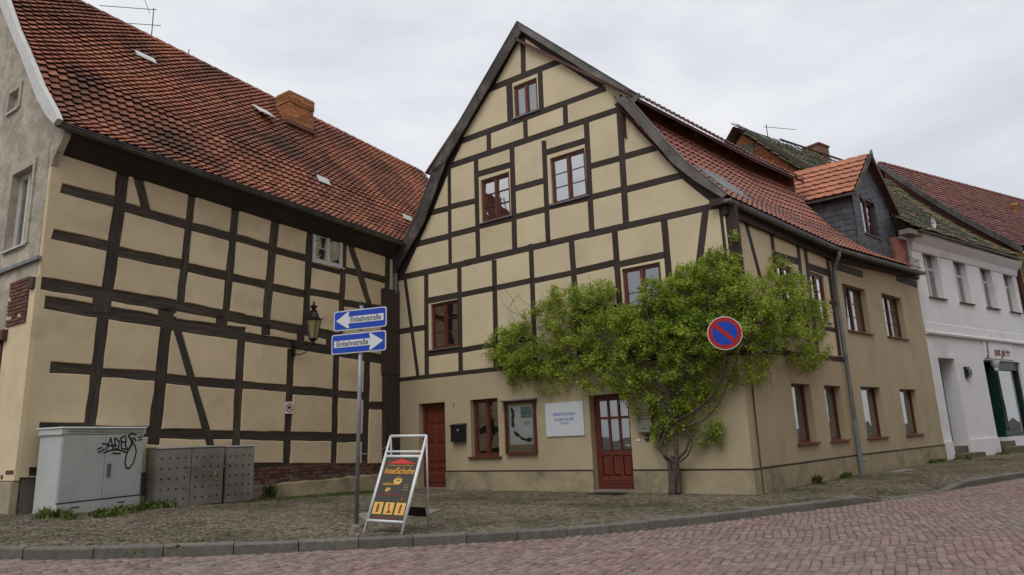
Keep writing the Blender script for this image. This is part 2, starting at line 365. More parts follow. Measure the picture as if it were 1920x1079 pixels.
def window(P, r, d, cols, rows, fm, parent, glass=None, fw=.06, mull=.075, sill=None, sillm=None, curtain=None, deep=.5, label=None, split=2, bar=.022, room=True, topbar=None, lean=0):
    u0, z0, u1, z1 = r; glass = glass or GLS
    mb = MB(); t = .06
    mb.box(P, u0, u1, z0, z0+fw, d-t, d); mb.box(P, u0, u1, z1-fw, z1, d-t, d)
    mb.box(P, u0, u0+fw, z0+fw, z1-fw, d-t, d); mb.box(P, u1-fw, u1, z0+fw, z1-fw, d-t, d)
    W = u1-u0-2*fw; cas = []
    for i in range(split):
        a = u0+fw+W*i/split; b = u0+fw+W*(i+1)/split; cas.append((a, b))
        if i: mb.box(P, a-mull/2, a+mull/2, z0+fw, z1-fw, d-t, d+.012)
    panes = []
    for i, (a, b) in enumerate(cas):
        a2 = a+(mull/2 if i else 0); b2 = b-(mull/2 if i < split-1 else 0); s = .028
        if split:
            mb.box(P, a2, b2, z0+fw, z0+fw+s, d-t, d-.012); mb.box(P, a2, b2, z1-fw-s, z1-fw, d-t, d-.012)
            mb.box(P, a2, a2+s, z0+fw+s, z1-fw-s, d-t, d-.012); mb.box(P, b2-s, b2, z0+fw+s, z1-fw-s, d-t, d-.012)
        pu0, pu1, pz0, pz1 = a2+s, b2-s, z0+fw+s, z1-fw-s
        zz = [pz0+(pz1-pz0)*k/rows for k in range(rows+1)] if topbar is None else [pz0, pz0+(pz1-pz0)*topbar, pz1]
        uu = [pu0+(pu1-pu0)*k/cols for k in range(cols+1)]
        for k in range(1, len(zz)-1): mb.box(P, pu0, pu1, zz[k]-bar/2, zz[k]+bar/2, d-t+.01, d-.02)
        for k in range(1, cols): mb.box(P, uu[k]-bar/2, uu[k]+bar/2, pz0, pz1, d-t+.011, d-.021)
        for k in range(len(zz)-1):
            for j in range(cols): panes.append((uu[j]+bar/2*(j > 0), uu[j+1]-bar/2*(j < cols-1), zz[k]+bar/2*(k > 0), zz[k+1]-bar/2*(k < len(zz)-2)))
    w = mb.build('window', fm, parent)
    if label: w['label'] = label
    for a, b, c, e in panes:
        ti = rng.normal(0, .0012, 4)
        q = [P.pt(a, c, d-.035+ti[0]), P.pt(b, c, d-.035+ti[1]), P.pt(b, e, d-.035+ti[2]-lean*(e-c)), P.pt(a, e, d-.035+ti[3]-lean*(e-c))]
        mk('pane', q, [(0, 1, 2, 3) if np.cross(P.u, [0, 0, 1]).dot(P.n) > 0 else (3, 2, 1, 0)], glass, w)
    if sill:
        m2 = MB(); m2.prism([P.pt(u0-sill[0], z0-.035, d), P.pt(u0-sill[0], z0-.035, sill[1]), P.pt(u0-sill[0], z0-.002, sill[1]), P.pt(u0-sill[0], z0+.012, d)], P.u*(u1-u0+2*sill[0]))
        m2.build('sill', sillm or fm, w)
    if curtain:
        kind, frac, cm = curtain
        if kind == 'blind':
            m3 = MB(); zt = z0+(z1-z0)*frac; n = int((zt-z0-.06)/.035)
            for i in range(n): m3.add([P.pt(u0+fw, z0+.07+i*.035, d-.12), P.pt(u1-fw, z0+.07+i*.035, d-.12), P.pt(u1-fw, z0+.094+i*.035, d-.10), P.pt(u0+fw, z0+.094+i*.035, d-.10)], [(0, 1, 2, 3)])
            m3.build('blind', cm, w)
        else:
            m3 = MB(); n = 28; lo = z0+.04
            for i in range(n):
                ua, ub = (u0+fw+W*k/n for k in (i, i+1))
                if kind == 'side' and .22 < (i+.5)/n < .78: continue
                if kind == 'left' and (i+.5)/n > .45: continue
                da, db = (.12+.02*math.sin(k*1.7) for k in (i, i+1)); zt = z1-fw
                m3.add([P.pt(ua, lo, d-da), P.pt(ub, lo, d-db), P.pt(ub, zt, d-db), P.pt(ua, zt, d-da)], [(0, 1, 2, 3)])
            m3.build('curtain', cm, w)
    if room:
        m4 = MB(); a, b, c, e = u0-.15, u1+.15, z0-.1, z1+.1; D = d-t-.002; E_ = d-deep-.3
        q = lambda dd: [P.pt(a, c, dd), P.pt(b, c, dd), P.pt(b, e, dd), P.pt(a, e, dd)]
        m4.add(q(D)+q(E_), [(4, 5, 6, 7), (0, 1, 5, 4), (1, 2, 6, 5), (2, 3, 7, 6), (3, 0, 4, 7)])
        m4.build('room_lining', INT, w)
    return w
def text(body, P, u, z, d, size, m, parent, align='LEFT', name='lettering', shear=0, ext=.001, sx=1.0, rot=0, bold=0):
    c = bpy.data.curves.new(name, 'FONT'); c.body = body; c.size = size; c.align_x = align; c.extrude = ext; c.shear = shear; c.offset = bold
    c.materials.append(m)
    X = P.u; Z = P.n; Yv = np.array([0, 0, 1.]) if not hasattr(P, 'vv') else P.vv
    s = 1 if np.cross(X, Yv).dot(Z) > 0 else -1
    M_ = frame(P.pt(u, z, d), X*s, Yv)@Matrix.Rotation(rot, 4, 'Z')@Matrix.Diagonal((sx, 1, 1, 1))
    tmp = bpy.data.objects.new('t', c); me_ = bpy.data.meshes.new_from_object(tmp); bpy.data.objects.remove(tmp)
    if not me_.materials: me_.materials.append(m)
    ob = bpy.data.objects.new(name, me_); COL.objects.link(ob); ob.parent = parent
    ob.matrix_basis = Matrix.Translation(Vector([-float(a) for a in wl(parent)]))@M_; WL[ob.name] = P.pt(u, z, d); return ob
def bricks(P, u0, u1, z0, z1, d, m, parent, bw=.24, bh=.068, depth=.06, jit=.004, keep=lambda u, z: True, gap=.012):
    me = None; rows = int((z1-z0)/(bh+gap))
    for r in range(rows):
        z = z0+r*(bh+gap); u = u0-(bw*.5 if r % 2 else 0)
        while u < u1-.03:
            a = max(u, u0); b = min(u+bw, u1)
            if b-a > .04 and keep((a+b)/2, z+bh/2):
                key = round(b-a, 3)
                if ('bm', m.name, key, bh) not in CACHE:
                    w, h_, e = (b-a)/2, bh/2, .006
                    vs = [(-w, -h_, -depth), (w, -h_, -depth), (w, h_, -depth), (-w, h_, -depth), (-w, -h_, -e), (w, -h_, -e), (w, h_, -e), (-w, h_, -e), (-w+e, -h_+e, 0), (w-e, -h_+e, 0), (w-e, h_-e, 0), (-w+e, h_-e, 0)]
                    fs = [(8, 9, 10, 11)]+[(i+o, (i+1) % 4+o, (i+1) % 4+4+o, i+4+o) for o in (0, 4) for i in range(4)]
                    CACHE[('bm', m.name, key, bh)] = mesh('brick', vs, fs, m)
                s = 1 if np.cross(P.u, [0, 0, 1]).dot(P.n) > 0 else -1
                inst('brick', CACHE[('bm', m.name, key, bh)], frame(P.pt((a+b)/2, z+bh/2, d+rng.uniform(-jit, jit)), P.u*s, (0, 0, 1)), parent)
            u += bw+gap
CACHE = {}
LIP = [.046]
def tile_mesh(w, ln, m, kind='pan', hk=1.0):
    k = ('tile', w, ln, m.name, kind)
    if k in CACHE: return CACHE[k]
    vs = []; fs = []
    if kind == 'pan': xs = [-.5, -.38, -.2, 0, .2, .32, .42, .52]; zs = [.004, -.006, -.006, .006, .026, .034, .032, .012]
    elif kind == 'flat': xs = [-.49, -.25, 0, .25, .49]; zs = [0.002, .0, .004, .0, .002]
    else: xs = [-.5, -.36, -.22, .22, .36, .5]; zs = [.018, .012, .0, .0, .012, .022]
    n = len(xs)
    for x, z in zip(xs, zs): vs += [(x*w, -.02, z*hk+LIP[0]), (x*w, ln, z*hk-.004), (x*w, -.018, z*hk+LIP[0]-.018)]
    for i in range(n-1): fs += [(i*3, i*3+3, i*3+4, i*3+1), (i*3+2, i*3+5, i*3+3, i*3)]
    CACHE[k] = (mesh('roof_tile', vs, fs, m), np.array(vs), fs); return CACHE[k]
def tiled(surf, nu, nv, w, gauge, m, parent, kind='pan', limit=300, score=None, jit=.006, skip=None, name='roof_tile', indiv=True):
    """surf(i, j) -> origin, along-eave vector, up-slope vector of tile (i, j)"""
    me, TV, TF = tile_mesh(w, gauge+.05, m, kind); T = []
    for j in range(nv):
        for i in range(nu):
            if skip and skip(i, j): continue
            r = surf(i, j)
            if r is None: continue
            o, X, Yv = r
            T.append((o, X, Yv, i, j))
    T.sort(key=lambda t: np.linalg.norm(t[0]-CAM))
    k = limit if indiv else 0
    vs = []; fs = []
    for q, (o, X, Yv, i, j) in enumerate(T):
        X = np.asarray(X)/np.linalg.norm(X); Yv = np.asarray(Yv)/np.linalg.norm(Yv)
        Yv = Yv+X*rng.normal(0, jit*1.5)+np.array([0, 0, rng.normal(0, jit*1.5)]); o = np.asarray(o)+np.array([0, 0, rng.normal(0, jit*.6)])
        m4 = frame(o, X, Yv)
        if q < k: inst(name, me, m4, parent)
        else:
            A = np.array(m4); b = len(vs); vs += list(TV@A[:3, :3].T+A[:3, 3]); fs += [tuple(b+c for c in f) for f in TF]
    if vs: mk('roof_tiles', vs, fs, m, parent, kind='stuff')
# ================================================================== GROUND
KP = np.array([(-30, 9.5), (-14, 8.6), (-9, 8.3), (-6.0, 8.24), (-5.1, 8.30), (-3.72, 8.64), (-2.31, 9.15), (-.58, 9.84), (.94, 10.45), (2.73, 11.36), (3.95, 12.02), (5.1, 12.62), (6.41, 13.36), (7.4, 14.0), (9.2, 15.2), (12.4, 17.5), (16.5, 20.2), (26, 26), (40, 34)])
def smooth_poly(p, n=4):
    for _ in range(n):
        q = [p[0]]
        for a, b in zip(p[:-1], p[1:]): q += [a*.75+b*.25, a*.25+b*.75]
        q.append(p[-1]); p = np.array(q)
    return p
KS = smooth_poly(KP, 3)
_seg = np.linalg.norm(np.diff(KS, axis=0), axis=1); KL = np.concatenate([[0], np.cumsum(_seg)])
def kat(s):
    return np.array([np.interp(s, KL, KS[:, 0]), np.interp(s, KL, KS[:, 1])])
def ktan(s):
    d = kat(s+.15)-kat(s-.15); return d/np.linalg.norm(d)
def drop2(x, k): return drop(x)*float(np.clip(1-(k-.2)/1.4, 0, 1))
def kdist(xy):   # signed distance, positive on the building side
    xy = np.asarray(xy, float); best = np.full(len(xy), 1e9); sg = np.zeros(len(xy)); 
    for a, b in zip(KS[:-1:1], KS[1::1]):
        d = b-a; l2 = d@d
        if l2 < 1e-9: continue
        t = np.clip(((xy-a)@d)/l2, 0, 1); pr = a+t[:, None]*d; v = xy-pr; dist = np.hypot(v[:, 0], v[:, 1]); s = np.sign(d[0]*v[:, 1]-d[1]*v[:, 0])
        m_ = dist < best; best[m_] = dist[m_]; sg[m_] = s[m_]
    return best*sg
def drop(s_xy):     # how far the kerb is lowered at the driveway, from the x coordinate
    x = s_xy; return float(np.interp(x, [6.35, 6.95, 9.0, 9.8], [0, .11, .11, 0]))
def grid(name, x0, x1, y0, y1, st, zf, m, **tg):
    xs = np.arange(x0, x1+st/2, st); ys = np.arange(y0, y1+st/2, st); Xg, Yg = np.meshgrid(xs, ys); nx, ny = len(xs), len(ys)
    v = np.stack([Xg.ravel(), Yg.ravel(), zf(Xg.ravel(), Yg.ravel())], 1)
    i = np.arange(nx-1)[None, :]+nx*np.arange(ny-1)[:, None]; i = i.ravel(); q = np.stack([i, i+1, i+nx+1, i+nx], 1)
    ob = bpy.data.objects.new(name, fastmesh(name, v, q, m)); link(ob, None, np.zeros(3)); ob['kind'] = 'structure'; return ob
RD = .115
grid('ground', -400, 400, -400, 400, 20, lambda x, y: hgt(x, y)*0-.32+hgt(x, y)*np.exp(-((x/40)**2+(y/40)**2)), EAR)
road_ob = grid('road', -40, 45, -6, 36, .5, lambda x, y: hgt(x, y)-RD-.014, RBD)
# pavement bed as a strip along the kerb
vs = []; fs = []; ss = np.arange(2, KL[-1]-2, .6); tt = np.arange(.1, 17, .6)
for s in ss:
    p = kat(s); t = ktan(s); n = np.array([-t[1], t[0]])
    for q in tt:
        c = p+n*q; z = hgt(c[0], c[1])-.012-drop2(c[0], q); vs.append((c[0], c[1], z))
k = len(tt)
for i in range(len(ss)-1):
    for j in range(k-1): fs.append((i*k+j, (i+1)*k+j, (i+1)*k+j+1, i*k+j+1))
pave_ob = mk('pavement', vs, fs, MOS, None, origin=(0, 0, 0), kind='structure')
# kerb
kerb = bpy.data.objects.new('kerb', None); link(kerb, None, kat(KL[-1]/2).tolist()+[0]); kerb['kind'] = 'structure'
s = 8.0; kk = 0
while s < KL[-1]-6:
    ln = .74+rng.uniform(-.04, .05); a, b = s+.006, s+ln-.006; jz = rng.normal(0, .003)
    mb = MB(); rows_ = []
    for q in np.linspace(a, b, 4):
        p = kat(q); t = ktan(q); n = np.array([-t[1], t[0]]); z = hgt(*p)+jz-drop(p[0])
        pr = [(0, -.26), (-.0, -.018), (.016, .002), (.14, .004), (.15, -.26)]
        rows_.append([np.array([*(p+n*o), z+h_]) for o, h_ in pr])
    vs = [v for r in rows_ for v in r]; fs = [(i*5+j, i*5+5+j, i*5+5+j+1, i*5+j+1) for i in range(3) for j in range(4)]+[(0, 1, 2, 3, 4)[::-1], (15, 16, 17, 18, 19)]
    mk('kerb_stone', vs, fs, KRB, kerb); s += ln
# setts and mosaic stones --------------------------------------------
def stones(cx, cy, cz, ang, hx, hy, hz, tilt, bev, n4=True):
    """returns verts (N*12) and quads of bevelled blocks"""
    n = len(cx); ca, sa = np.cos(ang), np.sin(ang)
    base = np.array([(-1, -1), (1, -1), (1, 1), (-1, 1)], float)
    out = np.zeros((n, 12, 3))
    for k in range(12):
        ring = k//4; b = base[k % 4]; sh = [1., 1., 0][ring]
        ix = hx*b[0]-(bev*b[0] if ring == 2 else 0); iy = hy*b[1]-(bev*b[1] if ring == 2 else 0)
        jx = rng.normal(0, .004, n)*(ring == 2) ; jy = rng.normal(0, .004, n)*(ring == 2)
        lx = ix+jx; ly = iy+jy
        out[:, k, 0] = cx+lx*ca-ly*sa; out[:, k, 1] = cy+lx*sa+ly*ca
        out[:, k, 2] = cz+[-hz, -bev*.9, 0][ring]+(tilt[:, 0]*lx+tilt[:, 1]*ly)*(ring > 0)
    q0 = [(8, 9, 10, 11)]+[(i+o, (i+1) % 4+o, (i+1) % 4+4+o, i+4+o) for o in (0, 4) for i in range(4)]
    q = np.array(q0)[None]+12*np.arange(n)[:, None, None]
    return out, q.reshape(-1, 4)
def lay(name, mass, cx, cy, cz, ang, hx, hy, hz, bev, m, parent, nind, tl=.02):
    v, q = stones(cx, cy, cz, ang, hx, hy, hz, rng.normal(0, tl, (len(cx), 2)), bev)
    # those showing largest first
    pc = np.stack([cx, cy, cz], 1)-CAM; c = pc@R; fx = CX+F*c[:, 0]/c[:, 2]; fy = CY-F*c[:, 1]/c[:, 2]
    vis = (c[:, 2] > 0) & (fx > -20) & (fx < 1940) & (fy < 1090); dist = np.where(vis, np.linalg.norm(pc, axis=1), 1e6+np.linalg.norm(pc, axis=1))
    od = np.argsort(dist); ind = od[:nind]; rest = od[nind:]
    if nind:
        B = 8; protos = []
        for b in range(B):
            vv, qq = stones(np.zeros(1), np.zeros(1), np.zeros(1), np.zeros(1), np.array([np.mean(hx)*(.93+.02*b)]), np.array([np.mean(hy)]), hz, rng.normal(0, .5*tl, (1, 2)), bev)
            protos.append(mesh(name, vv[0], qq, m))
        for i in ind:
            Mx = Matrix.Translation((cx[i], cy[i], cz[i]))@Matrix.Rotation(ang[i], 4, 'Z')@Matrix.Rotation(rng.normal(0, tl), 4, 'X')@Matrix.Rotation(rng.normal(0, tl), 4, 'Y')
            inst(name, protos[rng.integers(B)], Mx, parent)
    vr = v[rest].reshape(-1, 3); n = len(rest); q0 = np.array([(8, 9, 10, 11)]+[(i+o, (i+1) % 4+o, (i+1) % 4+4+o, i+4+o) for o in (0, 4) for i in range(4)])
    q = (q0[None]+12*np.arange(n)[:, None, None]).reshape(-1, 4)
    ob = bpy.data.objects.new(mass, fastmesh(mass, vr, q, m)); link(ob, parent, np.zeros(3)+wl(parent)*0); ob['kind'] = 'stuff'; return ob
# road setts: wavy courses running up the street
A0 = math.radians(68); ex = np.array([math.cos(A0), math.sin(A0)]); ey = np.array([-ex[1], ex[0]])
P_, Q_ = [], []
row = 0; w = .104
for b in np.arange(-34, 22, w):
    a = -8+rng.uniform(0, .2)
    while a < 34:
        ln = rng.uniform(.10, .145); P_.append((a+ln/2, b, ln/2)); a += ln
arr = np.array(P_)
def warp(a, b):
    bb = b+.30*np.sin(a*.33+b*.11)+.05*np.sin(a*1.1+b*.5)+.022*np.sin(a*2.9+b*1.1)+.012*np.sin(a*6.1+b*7); aa = a+.12*np.sin(b*.7)
    return ex[0]*aa+ey[0]*bb, ex[1]*aa+ey[1]*bb
x, y = warp(arr[:, 0], arr[:, 1]); x2, y2 = warp(arr[:, 0]+.05, arr[:, 1]); an = np.arctan2(y2-y, x2-x)
fr = ((x-0)**2+(y-0)**2 < 34**2) & (y > 4.5) & (np.abs(x) < (y+2)*.95+3)
x, y, an, hl = x[fr], y[fr], an[fr], arr[fr, 2]
kd = kdist(np.stack([x, y], 1)); ok = kd < -.07; x, y, an, hl = x[ok], y[ok], an[ok], hl[ok]
z = np.array([hgt(a, b) for a, b in zip(x, y)])-RD+rng.normal(0, .0035, len(x))
lay('sett', 'setts', x, y, z, an, hl-.005, np.full(len(x), w/2-.0045)+rng.normal(0, .0015, len(x)), .035, .010, SET, road_ob, 300, .03)
# pavement mosaic, laid in bows
P_ = []; w = .074
for b in np.arange(-22, 30, w):
    a = -14+rng.uniform(0, .1)
    while a < 30:
        ln = rng.uniform(.06, .095); P_.append((a+ln/2, b, ln/2)); a += ln
arr = np.array(P_); A0 = math.radians(12); ex = np.array([math.cos(A0), math.sin(A0)]); ey = np.array([-ex[1], ex[0]])
def warp2(a, b):
    bb = b+.13*np.abs(np.sin(a*1.9)); return ex[0]*a+ey[0]*bb, ex[1]*a+ey[1]*bb
x, y = warp2(arr[:, 0], arr[:, 1]); x2, y2 = warp2(arr[:, 0]+.03, arr[:, 1]); an = np.arctan2(y2-y, x2-x)
def front(x, y):
    g = (x-G.p[0])*G.n[0]+(y-G.p[1])*G.n[1] > .02
    l = (x-G.p[0])*L.n[0]+(y-G.p[1])*L.n[1] > .02
    s1 = (x-S1.p[0])*S1.n[0]+(y-S1.p[1])*S1.n[1] > .02; s2 = (x-S2.p[0])*S2.n[0]+(y-S2.p[1])*S2.n[1] > .02; s3 = (x-WT.p[0])*WT.n[0]+(y-WT.p[1])*WT.n[1] > .02
    c = L.pt(LC, 0); vv = (x-c[0])*V.n[0]+(y-c[1])*V.n[1] > .02
    return ((g & l) | vv | (s1 & s2 & s3)) & ~((x < -1) & ~g & (x > -3.5))
ok = front(x, y) & (y < 30) & (x > -15) & (x < 24) & (np.abs(x) < (y+2)*.95+1); x, y, an, hl = x[ok], y[ok], an[ok], arr[ok, 2]
kd = kdist(np.stack([x, y], 1)); ok = kd > .19; x, y, an, hl = x[ok], y[ok], an[ok], hl[ok]
z = np.array([hgt(a, b) for a, b in zip(x, y)])+rng.normal(0, .0028, len(x))
z -= np.array([drop2(a, k) for a, k in zip(x, kdist(np.stack([x, y], 1)))])
lay('mosaic_stone', 'mosaic_stones', x, y, z, an+rng.normal(0, .08, len(x)), hl-.0035, np.full(len(x), w/2-.0035)+rng.normal(0, .002, len(x)), .02, .006, MSC, pave_ob, 300, .045)
# ================================================================== LEFT HOUSE
LH = thing('half_timbered_house', L.pt(-4.8, 0), 'old left house with crooked dark beams, cream infill and long orange tiled roof', 'house')
c1, c2, c3, c4 = (60, 220, 2.6975), (340, 320, 2.569), (60, 520, 2.6975), (400, 560, 2.997)
LB = [  # upper storey
 (c1, 468, 245, 385, 875, 60), (c1, 522, 250, 585, 500, 42), (c1, 816, 355, 753, 942, 36), (c1, 1034, 430, 983, 992, 36),
 (c2, 455, 225, 412, 722, 38), (c2, 624, 283, 600, 765, 32), (c2, 787, 335, 768, 810, 26), (c2, 812, 345, 915, 668, 26), (c2, 998, 400, 985, 900, 24),
 (c1, 115, 140, 440, 250, 10),
 (c1, 400, 232, 1079, 445, 30), (c2, 240, 148, 1035, 405, 30),
 (c1, 148, 358, 420, 427, 48), (c1, 460, 452, 790, 545, 42), (c1, 800, 550, 1010, 607, 38), (c2, 255, 320, 440, 375, 32), (c2, 455, 385, 612, 425, 32), (c2, 615, 452, 782, 494, 22), (c2, 785, 478, 988, 528, 28),
 (c1, 107, 592, 385, 653, 50), (c1, 440, 680, 765, 748, 48), (c1, 785, 760, 990, 804, 42), (c2, 243, 515, 420, 553, 36), (c2, 440, 563, 602, 596, 34), (c2, 612, 582, 770, 612, 30), (c2, 775, 637, 988, 670, 30),
 (c1, 8, 830, 740, 960, 58), (c1, 735, 955, 1079, 1022, 48), (c2, 215, 702, 720, 795, 42), (c2, 700, 790, 975, 842, 36),
 (c1, 66, 937, 730, 1046, 62), (c3, 700, 238, 1079, 290, 60), (c4, 110, 205, 500, 265, 50), (c4, 490, 262, 960, 345, 46),
 (c1, 357, 895, 357, 985, 90), (c1, 682, 965, 682, 1035, 78), (c1, 962, 1000, 962, 1065, 56), (c2, 411, 740, 409, 795, 40), (c2, 578, 765, 578, 830, 36), (c2, 714, 795, 713, 860, 26),
 # ground storey
 (c3, 362, 208, 295, 765, 56), (c3, 680, 255, 618, 850, 56), (c3, 738, 262, 908, 860, 36), (c4, 160, 232, 122, 935, 42), (c4, 441, 282, 413, 935, 38), (c4, 695, 315, 678, 935, 32), (c4, 868, 340, 853, 935, 34),
 (c3, 92, 455, 315, 470, 50), (c3, 345, 482, 640, 502, 44), (c3, 665, 512, 800, 528, 44), (c3, 815, 528, 1045, 543, 44), (c4, 165, 487, 425, 506, 38), (c4, 440, 514, 688, 534, 42), (c4, 695, 537, 862, 549, 38), (c4, 868, 600, 962, 603, 40),
 (c3, 38, 765, 305, 770, 54), (c3, 300, 775, 640, 785, 50), (c3, 640, 790, 890, 795, 48), (c3, 890, 798, 1040, 800, 42), (c4, 130, 768, 412, 775, 46), (c4, 425, 775, 680, 778, 46), (c4, 690, 782, 855, 785, 44),
 (c3, -10, 985, 450, 978, 40), (c4, 10, 938, 440, 942, 30), (c4, 430, 942, 900, 944, 30)]
c5 = (0, 680, 2.704)
outer = [L.uz(58, 905), L.uz(722, 876), L.uz(738, 480), (-.02, 7.05), (LC, 7.3), (LC-.02, 4)]
outer = [np.array(p) for p in outer]; outer[1][0] = -.05; outer[2] = np.array([-.02, 7.02]); outer.pop(3); outer[0][0] = LC+.04; outer[-1][0] = LC+.01; outer[0][1] += .09; outer[1][1] += .10
polys = []; WWR = pxrect(L, 587.5, 434.5, 641.5, 503)
for crop, x1, y1, x2, y2, w in LB:
    q = beam_quad(L, x1, y1, x2, y2, w*1.08, crop); long_ = np.linalg.norm(q[0]-q[3]); pl = beam_poly(q, .045, max(2, int(long_/.35))); polys.append(pl)
    make_beam(L, pl, -.030, .16, TIO, LH)
umin = min(p[0] for p in outer)
v, t = cdt(outer, polys+[rect(*WWR)])
for c in comps(t): slab(L, v, c, 0, -.10, PLL, LH, 'infill_panel', inset=.014, bev=.016)
wall(L, [(LC+.02, .3), (-.02, .3), (-.02, 7.2), (LC+.02, 7.4)], [rect(*WWR)], -.12, -.3, PLL, LH)
window(L, WWR, .015, 1, 2, WHF, LH, fw=.07, mull=.08, sill=(.05, .06), curtain=('side', 1, CUR), label='small white two-leaf window')
# brick plinth below the sill beam
zb = L.uz(480, 905)[1]; 
PLB = mk
mb = MB(); mb.box(L, LC+.1, -.02, -.4, 1.02, -.06, -.3); mb.build('plinth_core', MOR, LH)
bricks(L, -5.5, -.3, .46, .96, -.02, BRK, LH, bw=.15, bh=.072, keep=lambda u, z: rng.random() > (.08 if z > .60 else .5))
bricks(L, -9.3, -8.3, .62, .98, -.02, BRK, LH, bw=.2, bh=.068, keep=lambda u, z: rng.random() > .2)
vs = []; fs = []; us = np.linspace(-9.1, -.02, 60)
for i, u in enumerate(us):
    zt = .47+.012*math.sin(u*3)+.006*math.sin(u*9); 
    vs += [L.pt(u, -.3, .10), L.pt(u, zt-.02, .07), L.pt(u, zt+.02, -.07)]
for i in range(59): fs += [(i*3, i*3+3, i*3+4, i*3+1), (i*3+1, i*3+4, i*3+5, i*3+2)]
mk('plinth', vs, fs, PLI, LH)
# eaves: soffit boards, wall plate, gutter
ET = L.uz(110, 232, .45); EB = L.uz(745, 452, .45)
EL, ER = np.array([-9.86, 7.56]), np.array([.0, 7.27])
mb = MB(); n = 1
def eave(u): return 7.56+(u+9.86)*(7.27-7.56)/9.86
for i in range(12):
    a, b = -9.71+i*.808, -9.71+(i+1)*.808-.006
    mb = MB(); q = lambda u: [L.pt(u, eave(u)-.47, -.10), L.pt(u, eave(u)-.40, .03), L.pt(u, eave(u)-.08, .42), L.pt(u, eave(u)-.02, .42), L.pt(u, eave(u)-.02, -.3)]
    A, B = q(a), q(b); mb.add(A+B, [(0, 1, 6, 5), (1, 2, 7, 6), (2, 3, 8, 7), (3, 4, 9, 8), (0, 1, 2, 3, 4)[::-1], (5, 6, 7, 8, 9)])
    mb.build('soffit_board', SOD, LH)
mb = MB(); mb.tube([L.pt(u, eave(u)-.03, .50) for u in np.linspace(-9.9, .1, 14)], .075, 10, half=True, cap=False)
mb.tube([L.pt(u, eave(u)-.005, .58) for u in np.linspace(-9.9, .1, 14)], .012, 6)
g = mb.build('gutter', GUT, LH, smooth=True)
for u in np.arange(-9.6, 0, .85):
    mb = MB(); mb.tube([L.pt(u, eave(u)-.03-.083*math.sin(a), .50-.083*math.cos(a)) for a in np.linspace(0, math.pi, 8)], .010, 4); mb.build('bracket', GUT, g)
# roof
T0 = L.pt(-9.95, 7.56, .42); VV = PL(T0, 146.5)
prof = []
for px, py in [(108, 215), (100, 203), (89, 185), (76, 159), (61, 118), (48, 89), (31, 52), (13, 0)]:
    u, z = VV.uz(px, py); prof.append((u, z-7.56))
prof = np.array([(0, .0), (.36, .30), (.76, .80)]+[p for p in prof if p[0] > .95])
sl = (prof[-1]-prof[-3]); sl /= np.linalg.norm(sl)
ridge_back = 4.45; prof = np.array([p for p in prof if p[0] < 4.2]); prof = np.vstack([prof, prof[-1]+sl*(ridge_back-prof[-1][0])/sl[0]])
al = np.concatenate([[0], np.cumsum(np.linalg.norm(np.diff(prof, axis=0), axis=1))]); RL_ = al[-1]
print('roof profile', prof.round(2).tolist())
inn = np.array([math.cos(math.radians(146.5)), math.sin(math.radians(146.5)), 0])
def lroof(u, a):
    f = (u+9.95)/14.8; k = 1-.20*f
    b = np.interp(a, al, prof[:, 0])*k; z = np.interp(a, al, prof[:, 1])*(1-.12*f)
    p = L.pt(u, 7.56-.029*(u+9.95), .42)+inn*b; p[2] += z+.05; return p
GA = .205; nv = int(RL_/GA); WTL = .195; nu = int(14.9/WTL)
def ls(i, j):
    u = -9.92+(i+.5)*WTL; a = j*GA; sag = .03*noise.noise(Vector((u*.5, a*.6, 3)))+.012*noise.noise(Vector((u*2, a*2, 7)))
    o = lroof(u, a); o[2] += sag; return o, lroof(u+.1, a)-lroof(u-.1, a), lroof(u, min(a+.2, RL_))-lroof(u, a-.0 if a+.2 < RL_ else a-.2)
LIP[0] = .068; tiled(ls, nu, nv, WTL, GA, TIL, LH, jit=.004); LIP[0] = .046
vs = []; fs = []; uu = np.linspace(-9.9, 4.9, 16); aa = al
for u in uu:
    for a in aa: p = lroof(u, a); vs.append(p-np.array([0, 0, .05]))
k = len(aa)
for i in range(15):
    for j in range(k-1): fs.append((i*k+j, (i+1)*k+j, (i+1)*k+j+1, i*k+j+1))
mk('roof_deck', vs, fs, SOF, LH)
# back slope and ridge tiles
mk('roof_back', [lroof(-9.9, RL_), lroof(4.9, RL_), lroof(4.9, RL_)+inn*4-np.array([0, 0, 5]), lroof(-9.9, RL_)+inn*4-np.array([0, 0, 5])], [(0, 1, 2, 3)], TIL, LH)
u = -9.95
while u < 4.8:
    a, b = lroof(u, RL_), lroof(u+.40, RL_); a[2] += .0; mb = MB()
    up = np.array([0, 0, .0]); mb.tube([a-np.array([0, 0, .04]), b-np.array([0, 0, .04])], [.105, .085], 10); mb.build('ridge_tile', TIL, LH); u += .36
# white verge boards on the end wall
ve_o = [(108, 222), (100, 203), (76, 159), (48, 89), (31, 52), (13, 0), (-10, -62), (-30, -120)]
ve_i = [(100, 232), (87, 218), (68, 185), (52, 141), (37, 102), (22, 67), (0, 12), (-20, -40)]
VE = PL(T0-inn*0+L.u*0, 146.5)
for i in range(len(ve_o)-1):
    mb = MB(); mb.prism([VE.px(*ve_i[i], .06), VE.px(*ve_i[i+1], .06), VE.px(*ve_o[i+1], .06), VE.px(*ve_o[i], .06)], -VE.n*.10+L.u*.0); mb.build('verge_board', WHF, LH)
